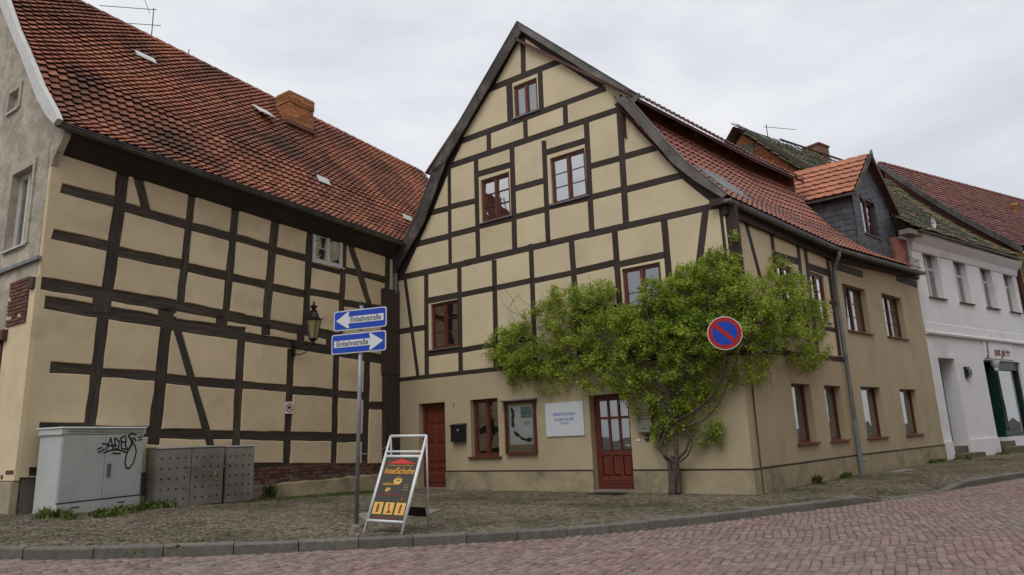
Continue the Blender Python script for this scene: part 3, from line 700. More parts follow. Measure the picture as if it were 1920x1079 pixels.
# end wall in grey render
zv = lambda u: 7.5+np.interp(u+.42, prof[:, 0], prof[:, 1])
ow = [(.11, .3), (.11, 7.3)]+[(u, zv(u)-.25) for u in np.linspace(.12, 4.0, 12)]+[(8.4, 7.5), (8.4, .3)]
w1 = (V.uz(66, 300)[0], V.uz(66, 450)[1], V.uz(66, 300)[0]+.95, V.uz(66, 308)[1])
print('win left', w1)
w2 = (V.uz(39, 165)[0], V.uz(39, 200)[1], V.uz(39, 165)[0]+.5, V.uz(39, 165)[1])
brp = [V.uz(*p) for p in [(20, 534), (52, 524), (57, 560), (44, 603), (18, 618)]]
wall(V, [np.array(p) for p in ow], [rect(*w1), rect(*w2)], 0, -.28, GRP, LH)
window(V, w1, -.12, 1, 1, WHF, LH, glass=GLH, fw=.06, sill=(.05, .06), curtain=('cur', 1, CUR), label='tall window in peeling grey end wall')
window(V, w2, -.10, 1, 2, WHF, LH, split=1, fw=.05, sill=(.04, .05), label='small attic window in grey end wall')
for r_ in (w1, w2):
    mb = MB(); a, b, c, d = r_; f = .12
    mb.box(V, a-f, a, b, d+f, .0, .03); mb.box(V, c, c+f, b, d+f, .0, .03); mb.box(V, a, c, d, d+f, .0, .03); mb.build('window_surround', GRP, LH)
mb = MB(); mb.prism([V.pt(u_, z_, .0) for u_, z_ in ((.16, 6.8), (.0, 6.85), (-.08, 7.0), (-.42, 7.38), (-.42, 7.55), (.16, 7.85))], -V.n*.12); mb.build('verge_corbel', GRP, LH)
zc = V.uz(30, 505)[1]; mb = MB(); mb.box(V, -.03, 8.4, zc, zc+.07, 0, .07); mb.build('string_course', ZNC, LH)
# yellow ground floor render with ragged edges, exposed bricks, plinth stone
mb = MB(); mb.box(V, .0, 1.15, .95, zc-.30, -.05, .03); mb.box(V, 1.15, 8.4, .3, .55, 0, .03); yl = mb.build('lower_render', PLL, LH)
bb = V.uz(20, 534), V.uz(52, 600); bricks(V, .25, 1.1, bb[1][1]-.05, bb[0][1]+.05, .06, BRK, LH, bw=.2, bh=.062, keep=lambda u, z: rng.random() > .12)
bricks(V, .05, .55, .98, 1.20, .045, BRK, LH, bw=.2, bh=.068, keep=lambda u, z: rng.random() > .12)
mb = MB(); mb.box(V, .02, 1.6, .1, .93, -.05, .06); mb.build('plinth_stone', PLI, LH)
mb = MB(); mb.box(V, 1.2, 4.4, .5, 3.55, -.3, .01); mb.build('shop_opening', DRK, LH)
mb = MB(); mb.box(V, 1.0, 4.6, 3.55, 3.75, .0, .12); mb.build('shop_lintel', SOF, LH)
mb = MB(); mb.box(V, 1.18, 1.30, .5, 3.5, .012, .05); mb.build('shop_frame', SOF, LH)
# roof light, glass tiles, flashing
def onroof(u, a, lift=.07): p = lroof(u, a)+0; nn = np.cross(lroof(u+.1, a)-lroof(u-.1, a), lroof(u, a+.1)-lroof(u, a-.1)); nn /= np.linalg.norm(nn); return p+nn*lift, nn
def roofpix(px, py):
    best = None
    for u in np.arange(-9.8, 4.8, .06):
        for a in np.arange(.1, RL_, .1):
            p = lroof(u, a)+np.array([0, 0, .03]); c = (p-CAM)@R; x, y = CX+F*c[0]/c[2], CY-F*c[1]/c[2]; e = (x-px)**2+(y-py)**2
            if best is None or e < best[0]: best = (e, u, a)
    return best[1:]
def roof_plate(name, u, a, w, h_, m, lift=.06, tilt=0, **k):
    q = []
    for du, da in ((0, 0), (w, 0), (w, h_), (0, h_)):
        p, nn = onroof(u+du, a+da, lift+(tilt if da == 0 else 0)); q.append(p)
    mb = MB(); mb.prism(q, nn*-.03); return mb.build(name, m, LH, **k)
u, a = roofpix(471, 205); roof_plate('roof_window', u, a-.45, .5, .6, PWH, .16, .14, label='small hinged glass roof light beside the chimney')  # plain white put in for the sky's reflection on the glass
for (px, py, w) in ((594, 343, .42), (755, 412, .4), (255, 108, .5)):
    u, a = roofpix(px, py); roof_plate('glass_tile', u, a, w, .26, PWH, .12)
# ------------------------------------------------------------------ chimney
def solve_back(P, px, py, u):   # how far behind plane P (along -n) the pixel ray crosses the line u
    r = ray(px, py); o = P.pt(u, 0); A = np.array([[r[0], P.n[0]], [r[1], P.n[1]]]); t, w = np.linalg.solve(A, (o-CAM)[:2]); return w, CAM[2]+r[2]*t
cu, ca_ = roofpix(541, 240); cb, _n = onroof(cu, ca_, 0); back = -((cb-L.p)@L.n)
ch = L.uz(540, 240, -back), L.uz(587, 252, -back), L.uz(542, 167, -back)
print('chimney', ch, back)
CP = PL(L.pt(ch[0][0], 0, -back), 57.0); cw = ch[1][0]-ch[0][0]; ztop = ch[2][1]; zlo = ch[1][1]-.35; dp = .62
chim = mk('chimney', *(lambda m_: (m_.v, m_.f))((lambda m_: (m_.box(CP, .015, cw-.015, zlo, ztop-.02, -dp+.015, -.015), m_)[1])(MB())), MOR, LH)
CQ = PL(CP.pt(0, 0, 0), 147.0); CQ.n = -L.u
bricks(CP, 0, cw, zlo, ztop-.42, 0, BRO, chim, bw=.225, bh=.062, depth=.02, keep=lambda u, z: True)
bricks(CQ, 0, dp, zlo, ztop-.42, 0, BRO, chim, bw=.225, bh=.062, depth=.02)
bricks(CP, -.02, cw+.02, ztop-.42, ztop, .025, BRO, chim, bw=.225, bh=.062, depth=.03)
bricks(CQ, -.02, dp+.02, ztop-.42, ztop, .025, BRO, chim, bw=.225, bh=.062, depth=.03)
mb = MB(); mb.box(CP, -.15, cw+.05, ch[1][1]-.03, ch[1][1]+.10, .0, .10); mb.build('flashing', TIR, LH)
# ------------------------------------------------------------------ roof aerials
def aerial(px, py, h_, wid, label, small=False):
    u = -9.0; b_ = None
    for k in np.arange(-9.9, 4.8, .05):
        p = lroof(k, RL_); c = (p-CAM)@R; x = CX+F*c[0]/c[2]
        if b_ is None or abs(x-px) < b_[0]: b_ = (abs(x-px), p)
    base = b_[1]; A = thing('tv_aerial', base, label, 'aerial')
    mb = MB(); mb.tube([base-np.array([0, 0, .3]), base+np.array([0, 0, h_])], .016, 6); mb.build('mast', GUT, A)
    if small: return
    for zz, ln, off in ((h_-.05, wid, .95), (h_-.55, wid*.75, .8)):
        d = np.array([-.98, -.15, .03]); c = base+np.array([0, 0, zz]); mb = MB(); mb.tube([c-d*ln*(1-off), c+d*ln*off], .011, 5)
        pr = np.cross(d, [0, 0, 1]); pr /= np.linalg.norm(pr)
        for k in np.linspace(0.05, .95, 9 if zz < h_-.1 else 5): q = c+d*ln*(off*k-(1-off)*.2); mb.tube([q-pr*.16-np.array([0, 0, .1]), q+pr*.16+np.array([0, 0, .1])], .0045, 4)
        mb.build('boom', GUT, A)
    mb = MB(); c = base+np.array([0, 0, h_-.05]); mb.tube([c+np.array([-.1, 0, -.12]), c+np.array([-.32, 0, .42])], .008, 4); mb.build('dipole', GUT, A)
aerial(283, 92, .95, 1.55, 'rusty TV aerial with two booms on the left roof ridge')
aerial(355, 125, .22, 0, 'short thin rod standing on the left roof ridge', True)
# ================================================================== MAIN HOUSE
GH = thing('gable_house', G.pt(5, 0), 'large cream half timbered gable house with dark beams, red windows and climber on its corner', 'house')
cH, q1, q2, q3, cR, c0, cLk = (720, 20, 2.998), (720, 280, 3.853), (720, 480, 3.853), (1000, 180, 3.3725), (1360, 350, 3.083), (0, 0, 1), (1160, 440, 3.173)
GB = [
 (cH, 780, 140, 784, 365, 24), (cH, 585, 446, 1010, 277, 28), (cH, 703, 395, 712, 640, 30), (cH, 876, 330, 886, 580, 24), (cH, 395, 750, 1245, 438, 27),
 (cH, 588, 680, 590, 800, 22), (cH, 793, 610, 797, 730, 22), (cH, 1017, 520, 1022, 650, 24), (cH, 330, 888, 1345, 548, 28),
 (q1, 470, 130, 478, 850, 22), (q1, 664, 70, 680, 795, 28), (q1, 923, -30, 945, 735, 32), (q1, 1155, -60, 1186, 680, 30), (q3, 335, 165, 370, 865, 30), (q3, 545, 95, 586, 815, 34),
 (q1, 672, 184, 915, 114, 36), (q3, 78, 361, 330, 285, 32),
 (q1, 300, 470, 468, 428, 34), (q1, 480, 418, 665, 374, 34), (q1, 210, 694, 470, 630, 36), (q1, 480, 622, 668, 575, 34), (q1, 675, 562, 935, 499, 34), (q1, 935, 289, 1165, 226, 36), (q1, 945, 492, 1175, 433, 36), (q3, 88, 708, 352, 648, 30),
 (q3, 355, 449, 560, 393, 32), (q3, 565, 389, 790, 325, 34), (q3, 365, 643, 575, 590, 32), (q3, 585, 594, 965, 497, 36),
 (c0, 738, 524, 880, 493, 9.5), (c0, 870, 494.5, 1110, 438.5, 9.8), (c0, 1100, 441, 1352, 384, 10.5),
 (q2, 88, 160, 90, 900, 26), (q2, 150, 165, 247, 895, 22), (q2, 304, 120, 308, 885, 28), (q2, 543, 80, 554, 858, 28), (q2, 795, 30, 812, 840, 30), (q2, 1060, -85, 1095, 820, 30),
 (c0, 1071, 448, 1088, 690, 9), (c0, 1152, 430, 1170, 684, 9.6), (c0, 1245, 412, 1268, 676, 10.5), (c0, 1323, 394, 1290, 670, 11), (c0, 1362, 380, 1394, 662, 27),
 (q2, 95, 552, 305, 517, 34), (q2, 312, 327, 545, 283, 38), (q2, 555, 283, 800, 234, 34), (q2, 808, 234, 1068, 178, 34), (q2, 1078, 183, 1356, 125, 34), (c0, 1072, 512, 1153, 493, 10.5), (c0, 1150, 499, 1247, 478, 10.5),
 (q2, 308, 712, 552, 678, 34), (q2, 560, 684, 800, 640, 34), (q2, 805, 640, 1085, 592, 34), (c0, 1165, 585, 1262, 567, 9), (c0, 1085, 590, 1165, 575, 9),
 (c0, 738, 716, 960, 691, 10), (c0, 950, 692, 1180, 674, 10), (c0, 1170, 675, 1404, 659, 11),
 # rafters
 (cH, 752, 120, 578, 440, 50), (cH, 590, 420, 400, 740, 40), (cH, 425, 700, 330, 890, 62), (q1, 455, 95, 290, 500, 66), (q1, 310, 450, 95, 935, 66),
 (cH, 752, 105, 995, 275, 34), (cH, 975, 262, 1230, 425, 34), (q3, 525, 45, 790, 325, 30), (q3, 770, 300, 970, 515, 32), (q3, 940, 480, 1190, 680, 62), (q3, 1000, 530, 1200, 655, 50)]
gout = [(0.0, 3.08), (10.28, 3.05), (10.28, 6.33), (9.6, 7.1), (9.0, 7.82), (7.93, 9.52), (8.0, 9.75), (4.95, 12.86), (1.92, 9.8), (2.2, 9.65), (1.2, 8.1), (.0, 6.36)]
gout = [np.array(p) for p in gout]
wins = {'top': pxrect(G, 962.5, 163, 1009, 206), 'w1': pxrect(G, 901, 339, 957.5, 404), 'w2': pxrect(G, 1031, 298, 1101.5, 366.5), 'f1': pxrect(G, 807.5, 571.5, 860, 649), 'f3': pxrect(G, 1166, 505.5, 1244, 568)}
for k, (a, b, c, d) in wins.items(): print('gwin', k, [round(float(q), 2) for q in (a, b, c, d)])
a, b, c, d = wins['f3']; wins['f3'] = (a, 4.0, c, d)
polys = []
def inside_clip(pl): return pl
for crop, x1, y1, x2, y2, w in GB:
    q = beam_quad(G, x1, y1, x2, y2, w*1.17, crop); long_ = np.linalg.norm(q[0]-q[3]); pl = beam_poly(q, .012, max(2, int(long_/.5))); polys.append(pl)
    make_beam(G, pl, -.006, .14, TIM, GH)
v, t = cdt(gout, polys+[rect(*w) for w in wins.values()])
for c in comps(t): slab(G, v, c, 0.004, -.10, PLA, GH, 'infill_panel', inset=.006, bev=.006)
wall(G, gout, [rect(*w) for w in wins.values()], -.13, -.3, PLA, GH)
for k, w in wins.items():
    P_ = dict(curtain=('cur', 1, CUR), glass=GLS) if k == 'top' else {}
    if k == 'w2': P_ = dict(glass=GLH, curtain=('cur', 1, CUR))
    if k == 'w1': P_ = dict(glass=GLH, lean=.045)
    window(G, w, -.055, 1, 1 if k == 'top' else 3 if k != 'f3' else 2, RED, GH, fw=.055, mull=.07, sill=(.07, .045), sillm=ZNC, **P_)
# ground floor with openings
d1 = pxrect(G, 785, 758, 837, 918); d1 = (d1[0], -.3, d1[2], d1[3])
g1 = pxrect(G, 881.5, 750.5, 936.5, 856)
d2 = pxrect(G, 1103.5, 742, 1191, 926); d2 = (d2[0], -.3, d2[2], d2[3])
print('doors', d1, g1, d2)
wall(G, [(0.0, -.3), (10.28, -.3), (10.28, 3.06), (0.0, 3.09)], [rect(*d1), rect(*g1), rect(*d2)], .0, -.34, PLG, GH)
zp = .50
for a, b in ((-.0, d1[0]-.0), (d1[2], d2[0]), (d2[2], 10.297)):
    mb = MB(); mb.hexa([G.pt(a, -.3, -.05), G.pt(b, -.3, -.05), G.pt(b, zp, -.05), G.pt(a, zp, -.05)], [G.pt(a, -.3, .022), G.pt(b, -.3, .022), G.pt(b, zp-.02, .022), G.pt(a, zp-.02, .022)]); mb.build('plinth', PLI, GH)
window(G, g1, -.15, 1, 3, RED, GH, fw=.06, mull=.08, sill=(.09, .07), label='ground floor window beside the notice case')
def shade_strip(P, a, b, z=.505): mb = MB(); mb.box(P, a, b, z-.008, z+.012, 0, .034); mb.build('plinth_shade_strip', TIM, GH)  # dark strip painting in the shadow line where render meets plinth
shade_strip(G, 0, d1[0]); shade_strip(G, d1[2], d2[0]); shade_strip(G, d2[2], 10.31)
# door 1: panelled
def door1():
    a, b, c, dd = d1; z0 = 0.05; dpt = -.20
    mb = MB(); mb.box(G, a, c, z0, dd, dpt-.06, dpt-.02); mb.box(G, a, a+.09, z0, dd-.07, dpt-.02, dpt+.02); mb.box(G, c-.09, c, z0, dd-.07, dpt-.02, dpt+.02); mb.box(G, a, c, dd-.07, dd, dpt-.02, dpt+.02)
    D = mb.build('door', DRR, GH, label='narrow plain red panelled door under house number')
    W = c-a-.18; rows = [(.12, .42), (.50, .62), (.70, 1.15), (1.23, 1.68), (1.76, dd-.2-z0)]
    for r0, r1 in rows:
        for k in (0, 1):
            u0 = a+.09+W*(.08+.45*k); u1 = u0+W*.39; mb = MB()
            mb.hexa([G.pt(u0, z0+r0, dpt-.02), G.pt(u1, z0+r0, dpt-.02), G.pt(u1, z0+r1, dpt-.02), G.pt(u0, z0+r1, dpt-.02)], [G.pt(u0+.03, z0+r0+.03, dpt), G.pt(u1-.03, z0+r0+.03, dpt), G.pt(u1-.03, z0+r1-.03, dpt), G.pt(u0+.03, z0+r1-.03, dpt)])
            mb.build('door_panel', DRR, D)
    mb = MB(); mb.box(G, a-.0, c, -.1, z0, -.33, .0); mb.build('threshold', CON, D)
    mb = MB(); mb.tube([G.pt(a+.14, 1.05, dpt), G.pt(a+.14, 1.05, dpt+.05), G.pt(a+.24, 1.05, dpt+.05)], .012, 6); mb.build('handle', ZNC, D)
door1()
def door2():
    a, b, c, dd = d2; z0 = 0.06; dp_ = -.22; f = .085
    mb = MB(); mb.box(G, a, a+f, z0, dd, dp_-.07, dp_); mb.box(G, c-f, c, z0, dd, dp_-.07, dp_); mb.box(G, a+f, c-f, dd-f, dd, dp_-.07, dp_)
    a2, c2_ = a+f, c-f; z1 = dd-f
    mb.box(G, a2, c2_, z0, z0+.30, dp_-.06, dp_-.01)
    for k in range(3): mb.box(G, a2+.03, c2_-.03, z0+.05+.07*k, z0+.09+.07*k, dp_-.01, dp_+.004)
    mb.box(G, a2, c2_, .83, .93, dp_-.06, dp_-.01); mb.box(G, a2, c2_, z1-.44-.06, z1-.44, dp_-.058, dp_-.008); mb.box(G, a2, c2_, z1-.06, z1, dp_-.058, dp_-.008)
    W = c2_-a2; st = .05; xs = [a2, a2+(W-st)/3, a2+2*(W-st)/3, c2_-st]
    for x in xs: mb.box(G, x, x+st, z0+.30, z1-.06, dp_-.062, dp_-.005)
    D = mb.build('door', DRR, GH, label='red glazed door with white lace curtain beside the climber')
    for k in range(3):
        u0, u1 = xs[k]+st, xs[k+1]; mb = MB()
        q = lambda i, d_: [G.pt(u0+i, z0+.30+i, d_), G.pt(u1-i, z0+.30+i, d_), G.pt(u1-i, .83-i, d_), G.pt(u0+i, .83-i, d_)]
        mb.hexa(q(0, dp_-.05), q(.035, dp_-.02)); mb.build('door_panel', DRR, D)
        for (e, g) in ((.93, z1-.50), (z1-.44, z1-.06)): mk('pane', [G.pt(u0, e, dp_-.035), G.pt(u1, e, dp_-.035), G.pt(u1, g, dp_-.035), G.pt(u0, g, dp_-.035)], [(0, 1, 2, 3)], GLS, D)
    mb = MB(); n = 30
    for i in range(n):
        ua, ub = a2+W*i/n, a2+W*(i+1)/n; zz = lambda t: .93+max(0, .28-abs(t)*.9)*1 if False else .95+.16*max(0, 1-t*5)+.10*max(0, 1-(1-t)*6)
        m_ = (i+.5)/n; da, db = (.10+.012*math.sin(k*1.9) for k in (i, i+1))
        mb.add([G.pt(ua, zz(i/n), dp_-da), G.pt(ub, zz((i+1)/n), dp_-db), G.pt(ub, z1-.06, dp_-db), G.pt(ua, z1-.06, dp_-da)], [(0, 1, 2, 3)])
    mb.build('curtain', CUR, D)
    mb = MB(); D_ = dp_-.075; a_, c_ = a, c; q = lambda d_: [G.pt(a_, z0, d_), G.pt(c_, z0, d_), G.pt(c_, dd, d_), G.pt(a_, dd, d_)]
    mb.add(q(D_)+q(-1.4), [(4, 5, 6, 7), (0, 1, 5, 4), (1, 2, 6, 5), (2, 3, 7, 6), (3, 0, 4, 7)]); mb.build('room_lining', INT, D)
    mb = MB(); mb.box(G, a, c, -.1, z0-.005, -.33, .03); mb.build('threshold', CON, D)
    mb = MB(); mb.tube([G.pt(c-f-.03, 1.05, dp_), G.pt(c-f-.03, 1.05, dp_+.05), G.pt(c-f-.13, 1.05, dp_+.05)], .012, 6); mb.build('handle', ALU, D)
door2()
u, z = G.uz(850.5, 762); nb = text('1', G, u-.03, z-.02, .02, .16, TXB, GH, name='house_number')
# barge boards
BP = lambda p, d=.17: G.px(p[0], p[1], d)
def barge(outer_, inner_, m, cap=True):
    for i in range(len(outer_)-1):
        mb = MB(); mb.prism([BP(inner_[i]), BP(inner_[i+1]), BP(outer_[i+1]), BP(outer_[i])], -G.n*.045); b = mb.build('barge_board', m, GH)
        if cap: mb = MB(); a_, c_ = BP(outer_[i], .19), BP(outer_[i+1], .19); mb.prism([a_, c_, c_+np.array([0, 0, .022]), a_+np.array([0, 0, .022])], -G.n*.13); mb.build('zinc_cap', ZNC, b)
barge([(969, 40), (803, 327)], [(975, 62), (836, 303)][:1]+[(826, 318)], TIG)
barge([(812, 316), (775, 417), (723, 510)], [(836, 302), (793, 420), (737, 518)], TIG)
barge([(969, 40), (1085, 110), (1201, 180)], [(974, 56), (1084, 125), (1188, 193)], TIW)
barge([(1176, 180), (1219, 230), (1252, 268), (1285, 302), (1322, 331), (1364, 364)], [(1152, 184), (1190, 224), (1225, 264), (1258, 304), (1300, 338), (1354, 371)], TIW)
# roof behind the gable: three stations along the street
SD = [math.radians(a) for a in (144.4, 139.5, 132.5)]
ST = [(G.pt(10.36, 0, .17), SD[0], 6.36), (S1.pt(SU1-.15, 0, .28), SD[1], 6.24), (S2.pt(7.05, 0, .28), SD[2], 6.50)]
RP = np.array([(0, 0), (.72, .66), (1.34, 1.38), (1.9, 2.2), (2.42, 3.1)])
def mroof(s, b, dz, prof=None):
    s = min(max(s, 0), 2); i = min(int(s), 1); f = s-i; (p0, a0, z0), (p1, a1, z1) = ST[i], ST[i+1]
    p = p0*(1-f)+p1*f; a = a0*(1-f)+a1*f; q = p+np.array([math.cos(a), math.sin(a), 0])*b; q[2] = z0*(1-f)+z1*f+dz; return q
ra = np.concatenate([[0], np.cumsum(np.linalg.norm(np.diff(RP, axis=0), axis=1))])
RP2 = np.array([(0, 0), (.80, .50), (1.5, 1.08), (2.3, 1.95), (3.1, 3.1)])
def mr(s, a):
    f = float(np.clip((s-1.42)/.2, 0, 1)); Q = RP*(1-f)+RP2*f; return mroof(s, np.interp(a, ra, Q[:, 0]), np.interp(a, ra, Q[:, 1]))
vs = []; fs = []; sv = np.linspace(0, 2, 13)
for s in sv:
    for a in ra: vs.append(mr(s, a)-np.array([0, 0, .02]))
for i in range(12):
    for j in range(len(ra)-1): k = len(ra); fs.append((i*k+j, (i+1)*k+j, (i+1)*k+j+1, i*k+j+1))
mk('roof_deck', vs, fs, SOF, GH)
l0, l1 = np.linalg.norm(ST[1][0]-ST[0][0]), np.linalg.norm(ST[2][0]-ST[1][0]); GA2 = .30
def arc2s(x): return x/l0 if x < l0 else 1+(x-l0)/l1
def ms(i, j):
    x = .14+i*.25; s = arc2s(x); a = j*GA2
    if s > 1.995: return None
    return mr(s, a)+np.array([0, 0, .03]), mr(min(s+.02, 2), a)-mr(s-.02 if s > .02 else 0, a), mr(s, min(a+.2, ra[-1]))-mr(s, min(a+.2, ra[-1])-.2)
DX = {}
tiled(ms, int((l0+l1)/.25), int(ra[-1]/GA2)+1, .25, GA2, TIH, GH, kind='pan', jit=.003)
# upper roof slab with overhanging eaves (edge on from the street)
up = [(1.95, 3.12), (5.42, 6.15)]
_mroof = mroof
def mroof(s, b, dz):
    q = _mroof(s, b, dz)
    if dz > 2.9: q[2] += np.interp(s, [0, 1, 2], [0, .13, .0])
    return q
mb = MB()
for s0, s1_ in zip(np.linspace(0, 1.46, 14)[:-1], np.linspace(0, 1.46, 14)[1:]):
    A = [mroof(s0, b, z) for b, z in up]; B = [mroof(s1_, b, z) for b, z in up]; e = np.array([0, 0, .10])
    mb.hexa([A[0]-e, B[0]-e, B[1]-e, A[1]-e], [A[0], B[0], B[1], A[1]])
mb.build('upper_roof_soffit', SOF, GH)
mb = MB(); e = np.array([0, 0, .02])
A, B = G.pt(1.4, 9.3, .15), G.pt(4.95, 12.5, .15)
iv = np.array([math.cos(math.radians(47)), math.sin(math.radians(47)), 0])*8.0
mb.prism([A, B, B+iv, A+iv], (0, 0, .06)); A, B = G.pt(-.2, 6.45, .15), G.pt(2.2, 9.8, .15); mb.prism([A, B, B+iv, A+iv], (0, 0, .06)); mb.build('left_roof_slope', TIL, GH)
nt_ = int((l0+.46*l1)/.22)
tm, _, _ = tile_mesh(.22, .35, TIR, 'pan')
for i in range(nt_):     # the lowest course of the upper roof, seen as a fine serrated edge
    s = arc2s(.05+i*.22); o = mroof(s, up[0][0]-.05, up[0][1]+.0)
    inst('eaves_tile', tm, frame(o, mroof(s+.02, 0, 0)-mroof(s, 0, 0), mroof(s, up[1][0], up[1][1])-mroof(s, up[0][0], up[0][1])), GH)
for k in range(2, int(l0+.42*l1), 1):  # rafter feet under the overhang
    s = arc2s(k*1.0); mb = MB(); a, b = mroof(s, 2.05, 3.0), mroof(s, 2.6, 3.5); mb.tube([a, b], .05, 4); mb.build('rafter_foot', SOF, GH)
mb = MB(); n = 14
for s0, s1_ in zip(np.linspace(0, 1.46, n)[:-1], np.linspace(0, 1.46, n)[1:]):
    a, b = mroof(s0, 2.30, 2.95), mroof(s1_, 2.30, 2.95); a, b = a-np.array([0, 0, .85]), b-np.array([0, 0, .85]); h_ = np.array([0, 0, 1.3]); mb.hexa([a, b, b+h_, a+h_], [p+iv*.006 for p in (a, b, b+h_, a+h_)])
mb.build('frieze_board', SOF, GH)
# --- street side, timbered part
SB = [(cR, 60, 150, 95, 960, 26), (cR, 105, 160, 232, 640, 20), (cR, 262, 236, 345, 965, 21), (cR, 413, 305, 490, 970, 20), (cR, 457, 330, 535, 975, 20), (cR, 585, 385, 662, 980, 20),
 (cR, 20, 92, 620, 392, 40), (cR, 275, 390, 425, 437, 36), (cR, 468, 458, 600, 502, 38), (cR, 545, 815, 650, 835, 26), (cR, 600, 668, 665, 682, 26), (c0, 1400, 655, 1588, 676, 10), (cR, 340, 780, 480, 800, 26), (c0, 1578, 480, 1592, 676, 6)]
sw = {'a': pxrect(S1, 1455, 492, 1497, 600), 'b': pxrect(S1, 1516, 508, 1556.5, 606)}
print('swin', {k: [round(float(x), 2) for x in v] for k, v in sw.items()})
su1 = SU1; polys = []
for crop, x1, y1, x2, y2, w in SB:
    q = beam_quad(S1, x1, y1, x2, y2, w, crop); long_ = np.linalg.norm(q[0]-q[3]); pl = beam_poly(q, .012, max(2, int(long_/.5))); polys.append(pl)
    make_beam(S1, pl, .002, .12, TIM, GH)
so = [(.0, 3.08), (su1, 3.08), (su1, 6.1), (.0, 6.15)]
v, t = cdt(so, polys+[rect(*w) for w in sw.values()])
for c in comps(t): slab(S1, v, c, .004, -.1, PLA, GH, 'infill_panel', inset=.006, bev=.006)
wall(S1, so, [rect(*w) for w in sw.values()], -.12, -.3, PLA, GH)
for w in sw.values(): window(S1, w, -.045, 1, 3, RED, GH, glass=GLH, sill=(.06, .05), sillm=ZNC)
sg = [pxrect(S1, 1482.5, 716, 1533.5, 832), pxrect(S1, 1544, 720, 1590.5, 828)]
sg = [(a, .93, c, 2.33) for a, b, c, d in sg]
wall(S1, [(.0, -.3), (su1+.05, -.3), (su1+.05, 3.07), (.0, 3.07)], [rect(*w) for w in sg], 0, -.36, PLG, GH)
mb = MB(); mb.hexa([S1.pt(.02, -.3, -.05), S1.pt(su1+.03, -.3, -.05), S1.pt(su1+.03, .50, -.05), S1.pt(.02, .5, -.05)], [S1.pt(-.01, -.3, .022), S1.pt(su1+.03, -.3, .022), S1.pt(su1+.03, .48, .022), S1.pt(-.01, .48, .022)]); mb.build('plinth', PLI, GH)
for w in sg: window(S1, w, -.17, 1, 1, RED, GH, fw=.045, split=1, sill=(.07, .07), sillm=DRR, curtain=('blind', .56, BLI), glass=GLS)
shade_strip(S1, -.02, su1+.02)
# --- street side, rendered part
W2 = S2.uz(1776, 866)[0]; W2t = S2.uz(1719, 512)[0]
s2w = [pxrect(S2, 1578, 531, 1634, 622), pxrect(S2, 1651, 543, 1701, 632), pxrect(S2, 1612.5, 723, 1664, 823), pxrect(S2, 1685.5, 726.5, 1731, 818)]
print('S2', W2, W2t, [[round(float(x), 2) for x in r] for r in s2w])
s2w = [(s2w[0][0], 3.95, s2w[0][2], 5.33), (s2w[1][0], 3.98, s2w[1][2], 5.38), (s2w[2][0], .92, s2w[2][2], 2.35), (s2w[3][0], .92, s2w[3][2], 2.33)]
wall(S2, [(-.08, -.3), (W2, -.3), (W2+.05, 6.5), (-.08, 6.15)], [rect(*w) for w in s2w], 0, -.36, PLG, GH)
mb = MB(); mb.hexa([S2.pt(.0, -.3, -.05), S2.pt(W2, -.3, -.05), S2.pt(W2, .50, -.05), S2.pt(.0, .5, -.05)], [S2.pt(.0, -.3, .022), S2.pt(W2, -.3, .022), S2.pt(W2, .48, .022), S2.pt(.0, .48, .022)]); mb.build('plinth', PLI, GH)
for k, w in enumerate(s2w): window(S2, w, -.16, 1, 3 if k < 2 else 1, RED, GH, fw=.045, mull=.06, split=2 if k < 2 else 1, sill=(.06, .06), sillm=DRR, curtain=('side', 1, CUR) if k < 2 else ('blind', .2, BLI))
shade_strip(S2, .03, W2)
# wall plate and cornice beams under the gutter
for a, b, P_, z0, z1, h_ in ((-.05, SU1-.02, S1, 5.98, 5.93, .20), (.0, W2+.1, S2, 5.92, 6.26, .18)):
    mb = MB(); q = lambda u, z: [P_.pt(u, z, -.05), P_.pt(u, z, .09), P_.pt(u, z+h_, .09), P_.pt(u, z+h_, -.05)]
    A, B = q(a, z0), q(b, z1); mb.hexa(A, B); mb.build('eaves_beam', TIM, GH)
for a, b in ((.15, 2.3), (5.3, W2-.05)):
    mb = MB(); mb.box(S2, a, b, 5.70+a*.05, 5.90+a*.05, -.05, .03); mb.build('timber_beam', TIM, GH)
mb = MB(); gl = [mroof(s, -.06, -.10) for s in np.linspace(0, 2, 17)]; mb.tube(gl, .075, 10, half=True, cap=False); mb.tube([p+np.array([0.05, -.04, .02]) for p in gl], .012, 5)
g = mb.build('gutter', ZNC, GH, smooth=True)
mb = MB(); c = gl[0]; mb.lathe(c-np.array([0, 0, .0]), [(.0, -.08), (.08, -.05), (.085, .0), (.0, .02)], 12); mb.build('gutter_end', ZNC, g)
mb = MB(); n = 16
for i in range(n):
    s0, s1_ = 2*i/n, 2*(i+1)/n; mb.hexa([mroof(s0, .0, -.16), mroof(s1_, .0, -.16), mroof(s1_, .0, -.03), mroof(s0, .0, -.03)], [mroof(s0, .34, -.16), mroof(s1_, .34, -.16), mroof(s1_, .34, -.0), mroof(s0, .34, -.0)])
mb.build('soffit', TIM, GH)
